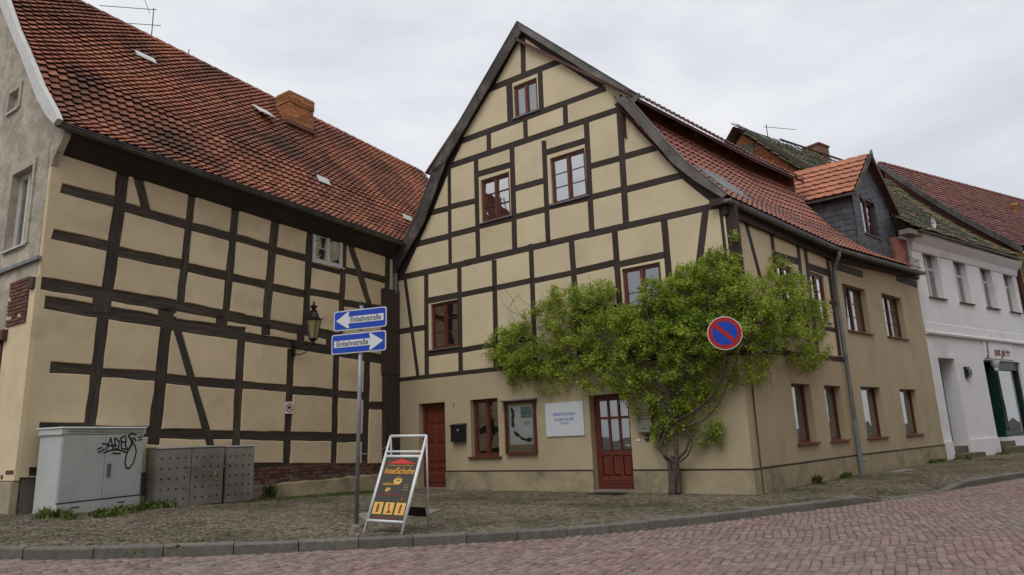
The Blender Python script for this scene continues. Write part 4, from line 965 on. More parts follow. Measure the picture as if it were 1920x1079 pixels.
# downpipe at the joint of the two parts
pz = 5.95; mb = MB(); pd = S2.pt(-.05, 0, .10); g0 = mroof(1.0, -.06, -.16)
pts = [g0, g0-np.array([0, 0, .12]), np.array([*((g0+pd)/2)[:2], pz-.18]), np.array([pd[0], pd[1], pz-.42])]+[np.array([pd[0], pd[1], z]) for z in (4.5, 3, 1.4, .9)]
mb.tube(pts, .055, 10); dpp = mb.build('downpipe', ZNC, GH, smooth=True)
for z in (5.3, 4.1, 3.1, 2.1): mb = MB(); mb.tube([np.array([pd[0], pd[1], z]), np.array([pd[0], pd[1], z+.05])], .066, 10); mb.build('pipe_collar', ZNC, dpp)
mb = MB(); mb.tube([np.array([pd[0], pd[1], z]) for z in (-.02, 1.4)], .068, 10); mb.tube([np.array([pd[0], pd[1], .35]), np.array([pd[0], pd[1], .35])+S2.u*.10+S2.n*.04], .05, 8); mb.build('standpipe', GAL, dpp)
# thin conduit at the corner
cu_ = S1.uz(1406, 690); cb_ = S1.uz(1426, 900); mb = MB(); mb.tube([S1.pt(cu_[0], 2.95, .03), S1.pt(.32, 1.6, .03), S1.pt(.30, 0, .03)], .018, 6); mb.build('conduit', GUT, GH)
# dark boxed corner and zinc piece between the two houses
cu0 = L.uz(719.5, 640, .1)[0]; mb = MB(); mb.box(L, cu0+.03, -.01, -.1, 3.30, -.02, .13); mb.build('corner_casing', TIM, GH); mb = MB(); mb.box(L, cu0-.01, -.01, 3.30, 5.85, -.02, .145); mb.build('corner_casing', TIM, GH)

mb = MB(); mb.tube([L.pt(-.16, 5.75, .10), L.pt(-.14, 6.4, .10)], .06, 8); mb.build('downpipe', ZNC, GH)
mb = MB(); mb.box(S1, .0, .10, 3.0, 6.1, .005, .03); mb.build('corner_post', TIM, GH)
# interior filler so the building is closed behind
mb = MB(); mb.box(G, .3, 10.0, -.3, 6.3, -1.9, -1.85); mb.build('inner_wall', INT, GH)
# snow guard on the lower roof
mb = MB()
for h0 in (.12, .24): mb.tube([mroof(s, .55, .62+h0) for s in np.linspace(.35, 1.93, 26)], .008, 4)
for s in np.arange(.35, 1.93, .018): p = mroof(s, .55, .58); mb.tube([p+np.array([0, 0, .06]), p+np.array([0, 0, .27])], .005, 3, cap=False)
mb.build('snow_guard', ZNC, GH)
u, s = 0, .62   # roof hatch seen edge on
mb = MB(); a, b = .25, .47; q = [mr(a, 2.0), mr(b, 2.0), mr(b, .9), mr(a, .9)]; mb.prism([p+np.array([0, 0, .06]) for p in q], (0, 0, .08)); mb.build('roof_hatch', ZNC, GH)
# ------------------------------------------------------------------ dormer
_q = S2.px(1612, 465, -.35); DF = PL(_q, 42.5); din = np.array([math.cos(math.radians(143)), math.sin(math.radians(143)), 0])
fl, frr, ap, ze, zb_ = 0.0, 3.50, (1.75, 10.5), 9.0, 6.8
poly = [(fl, zb_), (frr, zb_), (frr, ze), ap, (fl, ze)]
dw = (DF.uz(1612, 368)[0], DF.uz(1620, 436)[1], DF.uz(1649, 440)[0], DF.uz(1614, 370)[1])
print('dormer win', dw, DF.uz(1597, 342), DF.uz(1662, 360), DF.uz(1612, 465))
wall(DF, [np.array(p) for p in poly], [rect(*dw)], -.02, -.14, SLA, GH, 'dormer_front')
window(DF, dw, -.10, 1, 1, RED, GH, fw=.05, mull=.06, sill=(.05, .03), sillm=SLA, curtain=('side', 1, CUR), label='dormer window in slate front')
def clip(poly, cp):
    out = [np.array(p) for p in poly]
    n = len(cp)
    for i in range(n):
        a, b = np.array(cp[i]), np.array(cp[(i+1) % n]); inp = out; out = []
        if not inp: break
        sd_ = lambda p: (b[0]-a[0])*(p[1]-a[1])-(b[1]-a[1])*(p[0]-a[0])
        for j in range(len(inp)):
            p, q = inp[j-1], inp[j]; sp, sq = sd_(p), sd_(q)
            if sq >= 0:
                if sp < 0: out.append(p+(q-p)*(sp/(sp-sq)))
                out.append(q)
            elif sp >= 0: out.append(p+(q-p)*(sp/(sp-sq)))
    return out
def slate(P, quad, cp, d0, avoid=None):
    c = np.mean(quad, 0)
    if avoid and avoid[0]-.02 < c[0] < avoid[2]+.02 and avoid[1]-.02 < c[1] < avoid[3]+.02: return
    pl = clip(quad, cp)
    if len(pl) < 3: return
    ar = abs(sum(pl[i-1][0]*pl[i][1]-pl[i-1][1]*pl[i][0] for i in range(len(pl))))/2
    if ar < .004: return
    ys = [p[1] for p in pl]; zt, zb2 = max(ys), min(ys); mb = MB(); tl = rng.uniform(.012, .018)
    A = [P.pt(p[0], p[1], d0+tl*(zt-p[1])/(zt-zb2+1e-6)+.003) for p in pl]; mb.prism(A, -P.n*.010); mb.build('slate', SLA, GH)
ca_, sa_ = math.cos(math.radians(-38)), math.sin(math.radians(-38))
for i in range(-16, 22):
    for j in range(-22, 22):
        a, b = i*.27+(.135 if j % 2 else 0), j*.20
        q = []
        for x, y in ((0, 0), (.265, 0), (.265, .197), (0, .197)):
            X_, Y_ = a+x, b+y; q.append(np.array([1.7+X_*ca_-Y_*sa_, 8.2+X_*sa_+Y_*ca_]))
        slate(DF, q, poly, -.015, dw)
for zz in np.arange(zb_, ze, .17):     # scalloped edge slates
    for uu in (fl-.02, frr-.12):
        q = [np.array(p) for p in ((uu, zz), (uu+.10, zz-.015), (uu+.15, zz+.06), (uu+.14, zz+.19), (uu, zz+.19))]
        mb = MB(); mb.prism([DF.pt(p[0], p[1], .012+(zz+.19-p[1])*.08) for p in q], -DF.n*.012); mb.build('slate', SLA, GH)
# cheek: slate wall going back from the left edge of the front
CK = PL(DF.pt(fl, 0, 0), 143); CK.u = din.copy(); CKn = np.array([-din[1], din[0], 0]); CK.n = CKn
cb = 3.2
def roof_in(b): return np.interp(b+.40+.28, RP[:, 0], RP[:, 1])+6.30
ck = [(0, 6.7), (.35, 7.05), (.9, 7.75), (1.4, 8.5), (1.85, 9.2), (1.6, ze+.02), (0, ze)]
ck = [(0, 6.65), (.5, 7.15), (1.0, 7.9), (1.55, ze), (0, ze)]
mb = MB(); mb.prism([CK.pt(a, b, -.03) for a, b in [(0, 6.4), (3.0, 7.6), (3.0, ze+.2), (2.0, ze), (0, ze)]], -CKn*.1); mb.build('dormer_cheek', SLA, GH)
for j in range(14):
    for i in range(13):
        a, b = -.1+i*.30+(.15 if j % 2 else 0)+rng.uniform(-.01, .01), 6.4+j*.195; q = [np.array(p) for p in ((a, b), (a+.292, b), (a+.292, b+.19), (a, b+.19))]
        slate(CK, q, [(-.0, 6.4), (3.0, 6.4), (3.0, ze), (0, ze)], -.02)
# its other cheek and roof
mb = MB(); mb.prism([DF.pt(frr, z, d) for d, z in ((0, 6.6), (-2.6, 7.6), (-2.6, ze+.2), (0, ze))], -S2.u*.08); mb.build('dormer_cheek', SLA, GH)
oh = .22; rb = 3.1
def droof(side, x, a):   # x from front backwards, a from eave up
    ez = np.array([(fl-.20) if side < 0 else (frr+.20), ze-.22]); apx = np.array([ap[0], ap[1]+.10]); t = a
    p = ez*(1-t)+apx*t; return DF.pt(p[0], p[1], oh)+din*x
lnn = math.hypot(ap[0]-fl+.2, ap[1]+.1-ze+.22)
for side in (-1, 1):
    mb = MB(); A = [droof(side, 0, 0), droof(side, 4.6, 0), droof(side, 4.6, 1), droof(side, 0, 1)]; mb.prism([p-np.array([0, 0, .08]) for p in A], (0, 0, .06)); mb.build('dormer_roof_deck', SOF, GH)
    mb = MB()
    for (t0, t1) in ((0, .5), (.5, 1.02)): mb = MB(); a_, b_ = droof(side, -.02, t0), droof(side, -.02, t1); h_ = np.array([0, 0, .17]); mb.prism([a_-h_, b_-h_, b_+h_*.25, a_+h_*.25], -DF.n*.04); mb.build('barge_board', TIG, GH)
    wt = .30; gg = lnn/7.3; nn_ = int(lnn/gg)+1
    def dsf(i, j, side=side):
        t = j*gg/lnn; x = .05+(i+.5)*wt
        if t+.75*gg/lnn > 1 or (side < 0 and x > 2.15+t*2.3): return None
        o = droof(side, x, t)+np.array([0, 0, .01]); X_ = -din if side < 0 else din
        return o, X_, droof(side, x, 1)-droof(side, x, 0)
    tiled(dsf, 15, nn_, wt, gg, TIN, GH, kind='ilock', limit=120, jit=.003)
    e0 = droof(side, -.02, 0)-np.array([0, 0, .07]); e1 = droof(side, 1.6 if side < 0 else 3, 0)-np.array([0, 0, .07]); mb = MB(); mb.tube([e0, e1], .045, 8, half=True); mb.build('dormer_gutter', ZNC, GH)
for x in np.arange(0, 4.2, .36):
    a_, b_ = droof(-1, x, 1)+np.array([0, 0, .0]), droof(-1, x+.40, 1)+np.array([0, 0, .015]); mb = MB(); mb.tube([a_-np.array([0, 0, .05]), b_-np.array([0, 0, .05])], [.055, .065], 8); mb.build('ridge_tile', TIN, GH)
a_ = droof(-1, -.03, 1); mb = MB(); mb.tube([a_+np.array([0, 0, -.1]), a_+np.array([0, 0, .12])], [.05, .03], 4); mb.build('finial', ZNC, GH)
mb = MB(); a_, b_ = droof(-1, 1.5, 0)+np.array([0, 0, .05]), droof(-1, 4.3, .9)+np.array([0, 0, .05]); mb.tube([a_, b_], .05, 4); mb.build('valley_flashing', ZNC, GH)
# railing at the far end of the gutter
mb = MB(); 
for h0 in (.1, .38): mb.tube([S2.pt(u, 6.55+h0, .18) for u in (5.9, W2+.1)], .010, 4); mb.tube([S2.pt(W2+.1, 6.55+h0, d) for d in (.18, -.9)], .010, 4)
for u in np.arange(5.9, W2+.1, .10): mb.tube([S2.pt(u, 6.6, .18), S2.pt(u, 6.93, .18)], .006, 3)
mb.build('eaves_railing', SOF, GH)
# ================================================================== WHITE HOUSE
WH = thing('white_house', WT.pt(4, 0), 'white rendered house with green shopfront and decayed mossy roof at the right', 'house')
WE = 9.75
ww = [pxrect(WT, 1728, 470, 1772, 563.7), pxrect(WT, 1784.5, 483, 1824, 571.5), pxrect(WT, 1834.5, 495, 1871.7, 580.4), pxrect(WT, 1878, 505, 1912, 586)]
print('WT', [[round(float(x), 2) for x in r] for r in ww])
zt_, zbm = np.mean([r[3] for r in ww]), np.mean([r[1] for r in ww])
ww = [(r[0], zbm, r[2], zt_) for r in ww]
dr = pxrect(WT, 1757, 671, 1819.5, 851); dr = (dr[0], -.3, dr[2], dr[3]); sh = (WT.uz(1843, 674)[0], -.3, WT.uz(1912, 682)[0], WT.uz(1860, 676)[1])
print('door', dr, sh)
wall(WT, [(0, -.3), (WE, -.3), (WE, 8.0), (0, 7.95)], [rect(*w) for w in ww]+[rect(*dr), rect(*sh)], 0, -.5, WHW, WH)
for w in ww:
    W = window(WT, w, -.18, 1, 1, WHF, WH, fw=.06, split=2, topbar=.66, bar=.10, sill=(.08, .09), sillm=STN, curtain=('side', 1, CUR))
    mb = MB(); a, b, c, d = w
    for f0, f1, dd in ((.14, .17, .02),): mb.box(WT, a-f1, a-f0, b-.12, d+f1, 0, dd); mb.box(WT, c+f0, c+f1, b-.12, d+f1, 0, dd); mb.box(WT, a-f0, c+f0, d+f0, d+f1, 0, dd)
    mb.build('window_surround', WHW, W)
zs = WT.uz(1780, 627)[1]; mb = MB(); mb.prism([WT.pt(0, zs-.09, 0), WT.pt(0, zs-.09, .10), WT.pt(0, zs-.02, .12), WT.pt(0, zs+.03, .02), WT.pt(0, zs+.34, .02), WT.pt(0, zs+.36, 0)], WT.u*WE); mb.build('string_course', WHW, WH)
mb = MB(); mb.prism([WT.pt(0, 7.35, 0), WT.pt(0, 7.38, .04), WT.pt(0, 7.62, .10), WT.pt(0, 7.86, .30), WT.pt(0, 7.98, .32), WT.pt(0, 8.0, 0)], WT.u*WE); mb.build('cornice', WHW, WH)
for a_, b_ in ((0, dr[0]), (dr[2], sh[0]), (sh[2], WE)): mb = MB(); mb.box(WT, a_, b_, -.3, .60, 0, .05); mb.build('plinth', WHW, WH)
mb = MB(); f = .12; mb.box(WT, dr[0]-f, dr[0], .55, dr[3]+f, 0, .025); mb.box(WT, dr[2], dr[2]+f, .62, dr[3]+f, 0, .025); mb.box(WT, dr[0], dr[2], dr[3], dr[3]+f, 0, .025); mb.build('door_surround', WHW, WH)
mb = MB(); mb.box(WT, dr[0], dr[2], .45, dr[3], -.56, -.48); mb.box(WT, dr[0], dr[0]+.1, .45, dr[3], -.48, -.44); 
for k in range(4): mb.box(WT, dr[0]+.18, dr[2]-.15, .6+k*.62, 1.1+k*.62, -.48, -.46)
mb.build('door', GRN, WH, label='dark green panelled door deep in white doorway')
for i in range(2):
    mb = MB(); mb.box(WT, dr[0]+.02, dr[2]-.02, -.1, .40, -.5, -.02) if i == 0 else mb.box(WT, dr[0]-.05, dr[2]+.28, -.1, .17, -.02, .38); mb.build('step', STN, WH)
for i in range(2): mb = MB(); mb.box(WT, sh[0]+.1, sh[0]+1.3, -.1, .44-.2*i, -.4+.36*i*0, .10+.34*i); mb.build('step', STN, WH)
# green shopfront
mb = MB(); mb.box(WT, sh[0], sh[2], .45, sh[3], -.60, -.52); mb.box(WT, sh[0]+1.0, sh[0]+1.25, .6, sh[3]-.25, -.5, -.05); mb.box(WT, sh[0]+1.25, sh[2], sh[3]-.35, sh[3], -.3, -.1); mb.box(WT, sh[2]-.12, sh[2], .6, sh[3]-.35, -.3, -.1); mb.box(WT, sh[0]+1.25, sh[2]-.12, .55, .75, -.3, -.06)
for k, z in enumerate(np.arange(1.0, 3.2, .7)): mb.box(WT, sh[0]+.97, sh[0]+1.28, z, z+.06, -.06, -.02)
sf = mb.build('shopfront', GRN, WH)
mb = MB(); mb.lathe(WT.pt(sh[0]+1.12, .9, -.02), [(.10, -.05), (.115, 0), (.08, .05), (.085, .9), (.07, 1.0), (.085, 1.05), (.07, 1.1), (.062, sh[3]-.9-.42)], 12); mb.build('column', GRN, sf, smooth=True)
mb = MB(); mb.lathe(WT.pt(sh[0]+1.12, sh[3]-.42, -.02), [(.07, 0), (.09, .05), (.08, .12), (.12, .2), (.16, .34), (.16, .40)], 12); mb.build('capital', WHF, sf)
mb = MB(); mb.box(WT, sh[0]+.9, sh[2], -.1, .58, -.5, .06); mb.build('shop_plinth', WHW, sf)
mk('pane', [WT.pt(sh[0]+1.25, .75, -.2), WT.pt(sh[2]-.12, .75, -.2), WT.pt(sh[2]-.12, sh[3]-.35, -.2), WT.pt(sh[0]+1.25, sh[3]-.35, -.2)], [(0, 1, 2, 3)], GLS, sf)
mb = MB(); mb.box(WT, sh[0]+1.35, sh[2]-.2, .9, sh[3]-.6, -.45, -.43); mb.build('shop_curtain', CUR, sf)
# sign over the shop
zz = WT.uz(1880, 658)[1]; a = WT.uz(1845, 655)[0]; SG = thing('shop_sign', WT.pt(a, zz, .03), 'white board with dark red old style gallery lettering over green shopfront', 'shop sign')
mb = MB(); mb.box(WT, a-.1, a+2.75, zz-.36, zz+.36, .005, .035); mb.build('board', WHW, SG)
text('J', WT, a+.12, zz-.20, .038, .72, SHL, SG, bold=.03, shear=.2)
text('unst galerie', WT, a+.82, zz-.22, .038, .44, SHL, SG, bold=.02, shear=.25, sx=.78)
mb = MB(); BX = thing('meter_box', WT.px(1810, 700, .05), 'small black wall box beside the white doorway', 'wall box')
a_, b_ = WT.uz(1806, 688), WT.uz(1816, 709); mb.box(WT, a_[0], b_[0], b_[1], a_[1], .002, .10); mb.box(WT, a_[0]+.03, b_[0]+.03, b_[1]+.08, a_[1]-.1, .10, .14); mb.build('case', BLK, BX)
mb = MB(); mb.tube([WT.pt(-.1, 8.0, .42), WT.pt(WE, 8.06, .42)], .06, 8, half=True); mb.build('gutter', ZNC, WH, smooth=True)
# decayed roof: eave to sagging ridge
U0 = -.45
def wr(u, t):
    f = u/WE; b = (6.3*(1-f)+4.5*f); z = (14.65*(1-f)+13.25*f); e = WT.pt(u, 8.08, .35); r = WT.pt(u, z, -b)
    sag = -.35*math.sin(math.pi*t)*(1-f*.3)+.12*noise.noise(Vector((u*.6, t*3, 1)))
    p = e*(1-t)+r*t; p[2] += sag; return p
gw = .32
def ws(i, j):
    u = U0+i*.25; t = j*gw/7.2
    if t > 1 or u > WE: return None
    o = wr(u, t); o[2] += .05+.06*abs(noise.noise(Vector((u*1.5, t*9, 5)))); return o, WT.u, wr(u, t+.05)-wr(u, t)
tiled(ws, int((WE+1.3)/.25), 23, .25, gw, TIM2, WH, kind='pan', limit=60, jit=.03)
vs = []; fs = []
for i in range(15):
    for j in range(9): vs.append(wr(U0+i*(WE-U0)/14, j/8)-np.array([0, 0, .06]))
for i in range(14):
    for j in range(8): fs.append((i*9+j, (i+1)*9+j, (i+1)*9+j+1, i*9+j+1))
mk('roof_deck', vs, fs, TIM2, WH)
r0, r1 = wr(U0, 1), wr(WE, 1); mk('roof_back', [r0, r1, r1-WT.n*4-np.array([0, 0, 4]), r0-WT.n*4-np.array([0, 0, 4])], [(0, 1, 2, 3)], TIM2, WH)
# brick gable end under the roof
GE = PL(WT.pt(-.05, 0, 0), 126.0); GE.u = -WT.n; GE.n = -WT.u
gp = [(1.2, 6), (1.2, 9.1), (6.25, 14.35), (10, 11), (10, 6)]
mb = MB(); mb.prism([GE.pt(a, b, 0) for a, b in gp], WT.u*.3); mb.build('gable_wall', BRG, WH)
bricks(GE, 2.2, 9.0, 10.2, 14.2, .03, BRG, WH, bw=.5, bh=.13, depth=.03, keep=lambda u, z: z < 8.1+(u*1.0 if u < 6.2 else 6.2-(u-6.2)*.9)-.2 and rng.random() > .05)
pp = [solve_back(GE, *p, 0) for p in ((1390, 290),)]
gpx = lambda x, y, d=.06: GE.px(x, y, d)
mb = MB(); mb.prism([gpx(1383, 272), gpx(1414, 268), gpx(1414, 312), gpx(1383, 304)], WT.u*.03); mb.build('rusty_sheet', STN, WH, label='rusty sheet patched onto brick gable')
mb = MB(); mb.prism([gpx(1414, 297), gpx(1429, 294), gpx(1432, 322), gpx(1414, 316)], WT.u*.03); mb.build('zinc_sheet', ZNC, WH)
mb = MB(); mb.prism([GE.pt(3.0, 11.3, .1), GE.pt(3.0, 11.55, .1), GE.pt(6.2, 14.7, .1), GE.pt(6.2, 14.4, .1)], -WT.u*.18); mb.build('gable_verge', TIO, WH)
# netting laid over the roof
mb = MB()
def nt2(u, t): p = wr(u, t); p[2] += .17+.05*math.sin(u*2+t*9); return p
for i in range(-12, 58):
    for sgn in (1, -1):
        pts = []
        for j in range(0, 13):
            t = j/12; u = -.7+i*.26+sgn*(t*3.2-(3.2 if sgn < 0 else 3.2))
            if -.45 <= u <= 7.4: pts.append(nt2(u, t))
        if len(pts) > 1: mb.tube(pts, .008, 3, cap=False)
mb.build('roof_net', NET, WH)
mb = MB(); mb.tube([wr(2.2, .98)+np.array([0, 0, .3]), wr(6.2, .98)+np.array([0, 0, .35])], .05, 5); mb.build('roof_pole', TIO, WH)
cb = wr(7.6, .97); mb = MB(); mb.box(PL(cb, 36), -.5, .5, cb[2]-.6, cb[2]+1.0, -.7, .1); 
CH2 = PL(wr(5.2, 1.0), 36); zc_ = wr(5.2, 1)[2]; mb = MB(); mb.box(CH2, -.45, .45, zc_-.8, zc_+.75, -.8, 0); mb.box(CH2, -.5, .5, zc_+.75, zc_+.83, -.85, .05); mb.build('chimney', BRK, WH)
# aerial on the net roof
ab = wr(1.6, 1.0); AE = thing('tv_aerial', ab, 'dark TV aerial on ridge of the netted ruinous roof', 'aerial')
mb = MB(); mb.tube([ab, ab+np.array([0, 0, .75])], .02, 5); mb.build('mast', BLK, AE)
mb = MB(); c = ab+np.array([0, 0, .6]); d = np.array([.9, -.3, -.28]); mb.tube([c-d*.15, c+d*1.3], .014, 4)
for k in np.linspace(0, 1.2, 9): mb.tube([c+d*k-np.array([.1, .25, .12]), c+d*k+np.array([.1, .25, .12])], .008, 3)
mb.build('boom', BLK, AE)
# rubble and dish at the left end of the white gutter
DS = thing('satellite_dish', WT.pt(.35, 8.15, .55), 'small pale round dish by the broken eaves of white house', 'satellite dish')
c = WT.pt(.35, 8.22, .75); mb = MB(); ring = [c+.20*(math.cos(a)*WT.u+math.sin(a)*np.array([0, 0, 1.])) for a in np.linspace(0, 2*math.pi, 16, endpoint=False)]
mb.add([c-WT.n*.06]+ring, [(0, i+1, (i+1) % 16+1) for i in range(16)]); mb.build('reflector', WHF, DS); mb = MB(); mb.tube([WT.pt(.3, 8.0, .1), c], .02, 5); mb.build('arm', ZNC, DS)
mb = MB(); mb.box(WT, -.75, .25, 7.80, 7.98, .0, .36); mb.build('broken_cornice', CON, WH)
mb = MB(); mb.box(WT, -.9, -.02, 5.6, 7.75, -.4, -.1); mb.build('brick_return', TIR, WH)
# ================================================================== YELLOW HOUSE with the long red roof
YH = thing('yellow_house', WT.pt(11, 0), 'yellow house with long dark red tiled roof at the far right edge', 'house')
YP = PL(WT.pt(WE+.02, 0, .10), 30.0); zE = 8.55
wall(YP, [(0, -.3), (16, -.3), (16, zE), (0, zE)], [rect(1.2, 4.6, 2.2, 6.4), rect(4.2, 4.6, 5.2, 6.4)], 0, -.4, YEL, YH)
for a in (1.2, 4.2): window(YP, (a, 4.6, a+1, 6.4), -.2, 1, 2, WHF, YH, sill=(.06, .08))
mb = MB(); mb.tube([YP.pt(.25, 8.2, .3), YP.pt(.25, 7.8, .12), YP.pt(.25, 0, .12)], .055, 8); mb.build('downpipe', ZNC, YH)
def solve2(P, px, py, u):
    r = ray(px, py); o = P.pt(u, 0); A = np.array([[r[0], P.n[0]], [r[1], P.n[1]]]); t, w = np.linalg.solve(A, (o-CAM)[:2]); return w, CAM[2]+r[2]*t
w_, z_ = solve2(YP, 1652, 308, -.15); print('red roof', w_, z_)
w2_, z2_ = solve2(YP, 1915, 356, 14.); print('red roof2', w2_, z2_)
def yr(u, t):
    e = YP.pt(u, zE+.05, .45); r = YP.pt(u, z_+ (u*0), -w_); p = e*(1-t)+r*t; p[2] -= .25*math.sin(math.pi*t); return p
yl_ = np.linalg.norm(yr(0, 1)-yr(0, 0)); gy = .30
def ys_(i, j):
    u = -.2+i*.30; t = j*gy/yl_
    if t > 1: return None
    o = yr(u, t); o[2] += .03; return o, YP.u, yr(u, t+.02)-yr(u, t)
tiled(ys_, 64, int(yl_/gy)+1, .30, gy, TIR, YH, kind='flat', limit=80, jit=.01)
vs = []; fs = []
for u in (-.3, 19): 
    for j in range(9): vs.append(yr(u, j/8)-np.array([0, 0, .06]))
for j in range(8): fs.append((j, 9+j, 10+j, j+1))
mk('roof_deck', vs, fs, SOF, YH)
mk('roof_back', [yr(-.3, 1), yr(19, 1), yr(19, 1)-YP.n*5-np.array([0, 0, 5]), yr(-.3, 1)-YP.n*5-np.array([0, 0, 5])], [(0, 1, 2, 3)], TIR, YH)
mb = MB()
for j in range(8): a_, b_ = yr(-.3, j/8), yr(-.3, (j+1)/8); h_ = np.array([0, 0, .26]); mb.prism([a_-h_, b_-h_, b_+h_*.35, a_+h_*.35], -YP.u*.05)
mb.build('verge_board', GUT, YH)
mb = MB(); mb.prism([YP.pt(0, -.3, 0), YP.pt(0, zE, 0), YP.pt(0, z_-.3, -w_), YP.pt(0, -.3, -w_)], YP.u*.3); mb.build('gable_wall', BRK, YH)
for u in np.arange(-.3, 18.5, .42): mb = MB(); mb.tube([yr(u, 1), yr(u+.45, 1)+np.array([0, 0, .02])], [.12, .14], 8); mb.build('ridge_tile', TIR, YH)
vp = yr(9.6, .72); mb = MB(); mb.lathe(vp, [(.14, -.2), (.14, .35), (.19, .38), (.19, .50), (.10, .50)], 12); mb.build('clay_vent', BRO, YH, smooth=True)
# ================================================================== STREET OBJECTS
def npl(p, ang):  # vertical plane through a point
    return PL(p, ang)
def plate(P, u0, z0, u1, z1, d0, d1, r, m, parent, name, mi=None):
    pts = []
    for cx_, cz_, a0 in ((u1-r, z1-r, 0), (u0+r, z1-r, 90), (u0+r, z0+r, 180), (u1-r, z0+r, 270)):
        for k in range(5): a = math.radians(a0+k*22.5); pts.append((cx_+r*math.cos(a), cz_+r*math.sin(a)))
    mb = MB(); mb.prism([P.pt(a, b, d0) for a, b in pts], P.n*(d1-d0)); return mb.build(name, m, parent)
# pole with the two one-way signs
pb = gnd(668, 987); PO = thing('sign_pole', pb, 'grey galvanised signpost on the cobbled pavement carrying two blue signs', 'signpost')
vpd = ray(-2900, 978); ang = math.degrees(math.atan2(vpd[1], vpd[0])); SP = PL(pb, ang); SP = PL(pb, ang+180 if np.cross(SP.u, [0, 0, 1]).dot(SP.n) < 0 else ang)
zt_ = SP.uz(678, 567)[1]; tilt = SP.uz(678, 567)[0]
pole_at = lambda z: SP.pt(tilt*(z-pb[2])/(zt_-pb[2]), z, 0)
mb = MB(); mb.tube([pole_at(pb[2]-.1), pole_at(zt_-.04)], .032, 14); mb.build('pole', GAL, PO, smooth=True)
mb = MB(); mb.tube([pole_at(zt_-.05), pole_at(zt_)], .036, 12); mb.build('cap', BLK, PO)
mb = MB(); mb.lathe(pb, [(.0, .03), (.07, .025), (.10, -.01)], 10); mb.build('base_collar', CON, PO)
for nm, (xa, ya, xb, yb), left, lab in (('one_way_sign', (626.5, 582, 724.5, 615), True, 'upper blue one-way sign with white arrow pointing left'), ('one_way_sign', (622, 626, 723.5, 659.5), False, 'lower blue one-way sign with white arrow pointing right')):
    dS = .05; a = SP.uz(xa, ya, dS); b = SP.uz(xb, yb, dS); zm = (SP.uz(xa, (ya+ya+33)/2+2, dS)[1]+SP.uz(xb, (yb+yb-33)/2-2, dS)[1])/2
    h_ = SP.uz(xa, ya+0, dS)[1]-SP.uz(xa, ya+36.5, dS)[1]; u0, u1 = a[0], b[0]; W = u1-u0; z0, z1 = zm-h_/2, zm+h_/2
    T = thing(nm, SP.pt((u0+u1)/2, z0, dS), lab, 'street sign', 'blue one-way signs on the pole')
    T.rotation_euler = (0, 0, 0)
    b1 = plate(SP, u0, z0, u1, z1, dS-.012, dS, .035, SWH, T, 'plate'); plate(SP, u0+.015, z0+.015, u1-.015, z1-.015, dS+.0005, dS+.003, .03, BLU, T, 'blue_face')
    s = -1 if left else 1; cu_ = (u0+u1)/2; zc = zm; ah = W*.475
    X_ = lambda k: cu_+s*k*W
    arrow = [(X_(-.45), zc-.055), (X_(.22), zc-.055), (X_(.20), zc-.125), (X_(.235), zc-.13), (X_(.455), zc), (X_(.235), zc+.13), (X_(.20), zc+.125), (X_(.22), zc+.055), (X_(-.45), zc+.055)]
    mb = MB(); mb.prism([SP.pt(p, q, dS+.0035) for p, q in (arrow if s > 0 else arrow[::-1])], SP.n*.002); mb.build('arrow', SWH, T)
    text('Einbahnstraße', SP, X_(-.11), zc-.036, dS+.0065, .108*1.12, TXB, T, align='CENTER', bold=.0012, sx=W*.66/(.108*1.12*6.35))
    mb = MB(); 
    for zz in (z0+.07, z1-.07): mb.tube([pole_at(zz-.012), pole_at(zz+.012)], .042, 10); p = pole_at(zz); mb.tube([p, p+SP.n*.04], .012, 5)
    mb.build('clamp', GAL, T)
# A-board
FL, FR_, RR_ = gnd(682.5, 998), gnd(753, 1003), gnd(803, 991); side = RR_-FR_; RL2 = FL+side
AB = thing('a_board', (FL+RR_)/2, 'folding aluminium pavement board with dark shoe shop poster and red arrow', 'a-board')
mid = (FR_+RR_)/2; PB = PL(mid, math.degrees(math.atan2(side[1], side[0]))); 
r_ = ray(787, 818); t_ = ((mid-CAM)@PB.n)/(r_@PB.n); tp = CAM+r_*t_; TR_ = np.array([tp[0], tp[1], tp[2]]); TL_ = TR_+(FL-FR_)*.98; print('A-board height', TR_[2]-mid[2])
class FP: pass
def slantplane(o, x, y):
    P = FP(); P.o = np.array(o); P.u = x/np.linalg.norm(x); yy = y-P.u*(y@P.u); P.len = np.linalg.norm(y); P.vv = yy/np.linalg.norm(yy); P.n = np.cross(P.u, P.vv)
    if P.n@(CAM-P.o) < 0: P.n = -P.n
    P.pt = lambda u, z, d=0: P.o+P.u*u+P.vv*z+P.n*d; return P
AP = slantplane(FL, FR_-FL, TL_-FL); AW = np.linalg.norm(FR_-FL); AH = AP.len
def bar(P, u0, z0, u1, z1, w, parent, name, m=ALU, d=0): mb = MB(); mb.tube([P.pt(u0, z0, d), P.pt(u1, z1, d)], w, 8); return mb.build(name, m, parent, smooth=True)
bar(AP, 0, 0, 0, AH, .019, AB, 'front_leg'); bar(AP, AW, 0, AW, AH, .019, AB, 'front_leg')
bar(AP, 0, AH, AW, AH, .020, AB, 'top_bar'); bar(AP, 0, AH*.828, AW, AH*.828, .017, AB, 'cross_bar')
z0, z1 = AH*.115, AH*.775
for z in (z0, z1): bar(AP, 0, z, AW, z, .020, AB, 'frame_bar')
bar(AP, .01, z0, .01, z1, .022, AB, 'frame_bar'); bar(AP, AW-.01, z0, AW-.01, z1, .022, AB, 'frame_bar')
TL_, TR_ = AP.pt(0, AH), AP.pt(AW, AH); RPn = slantplane(RL2, RR_-RL2, TL_-RL2)
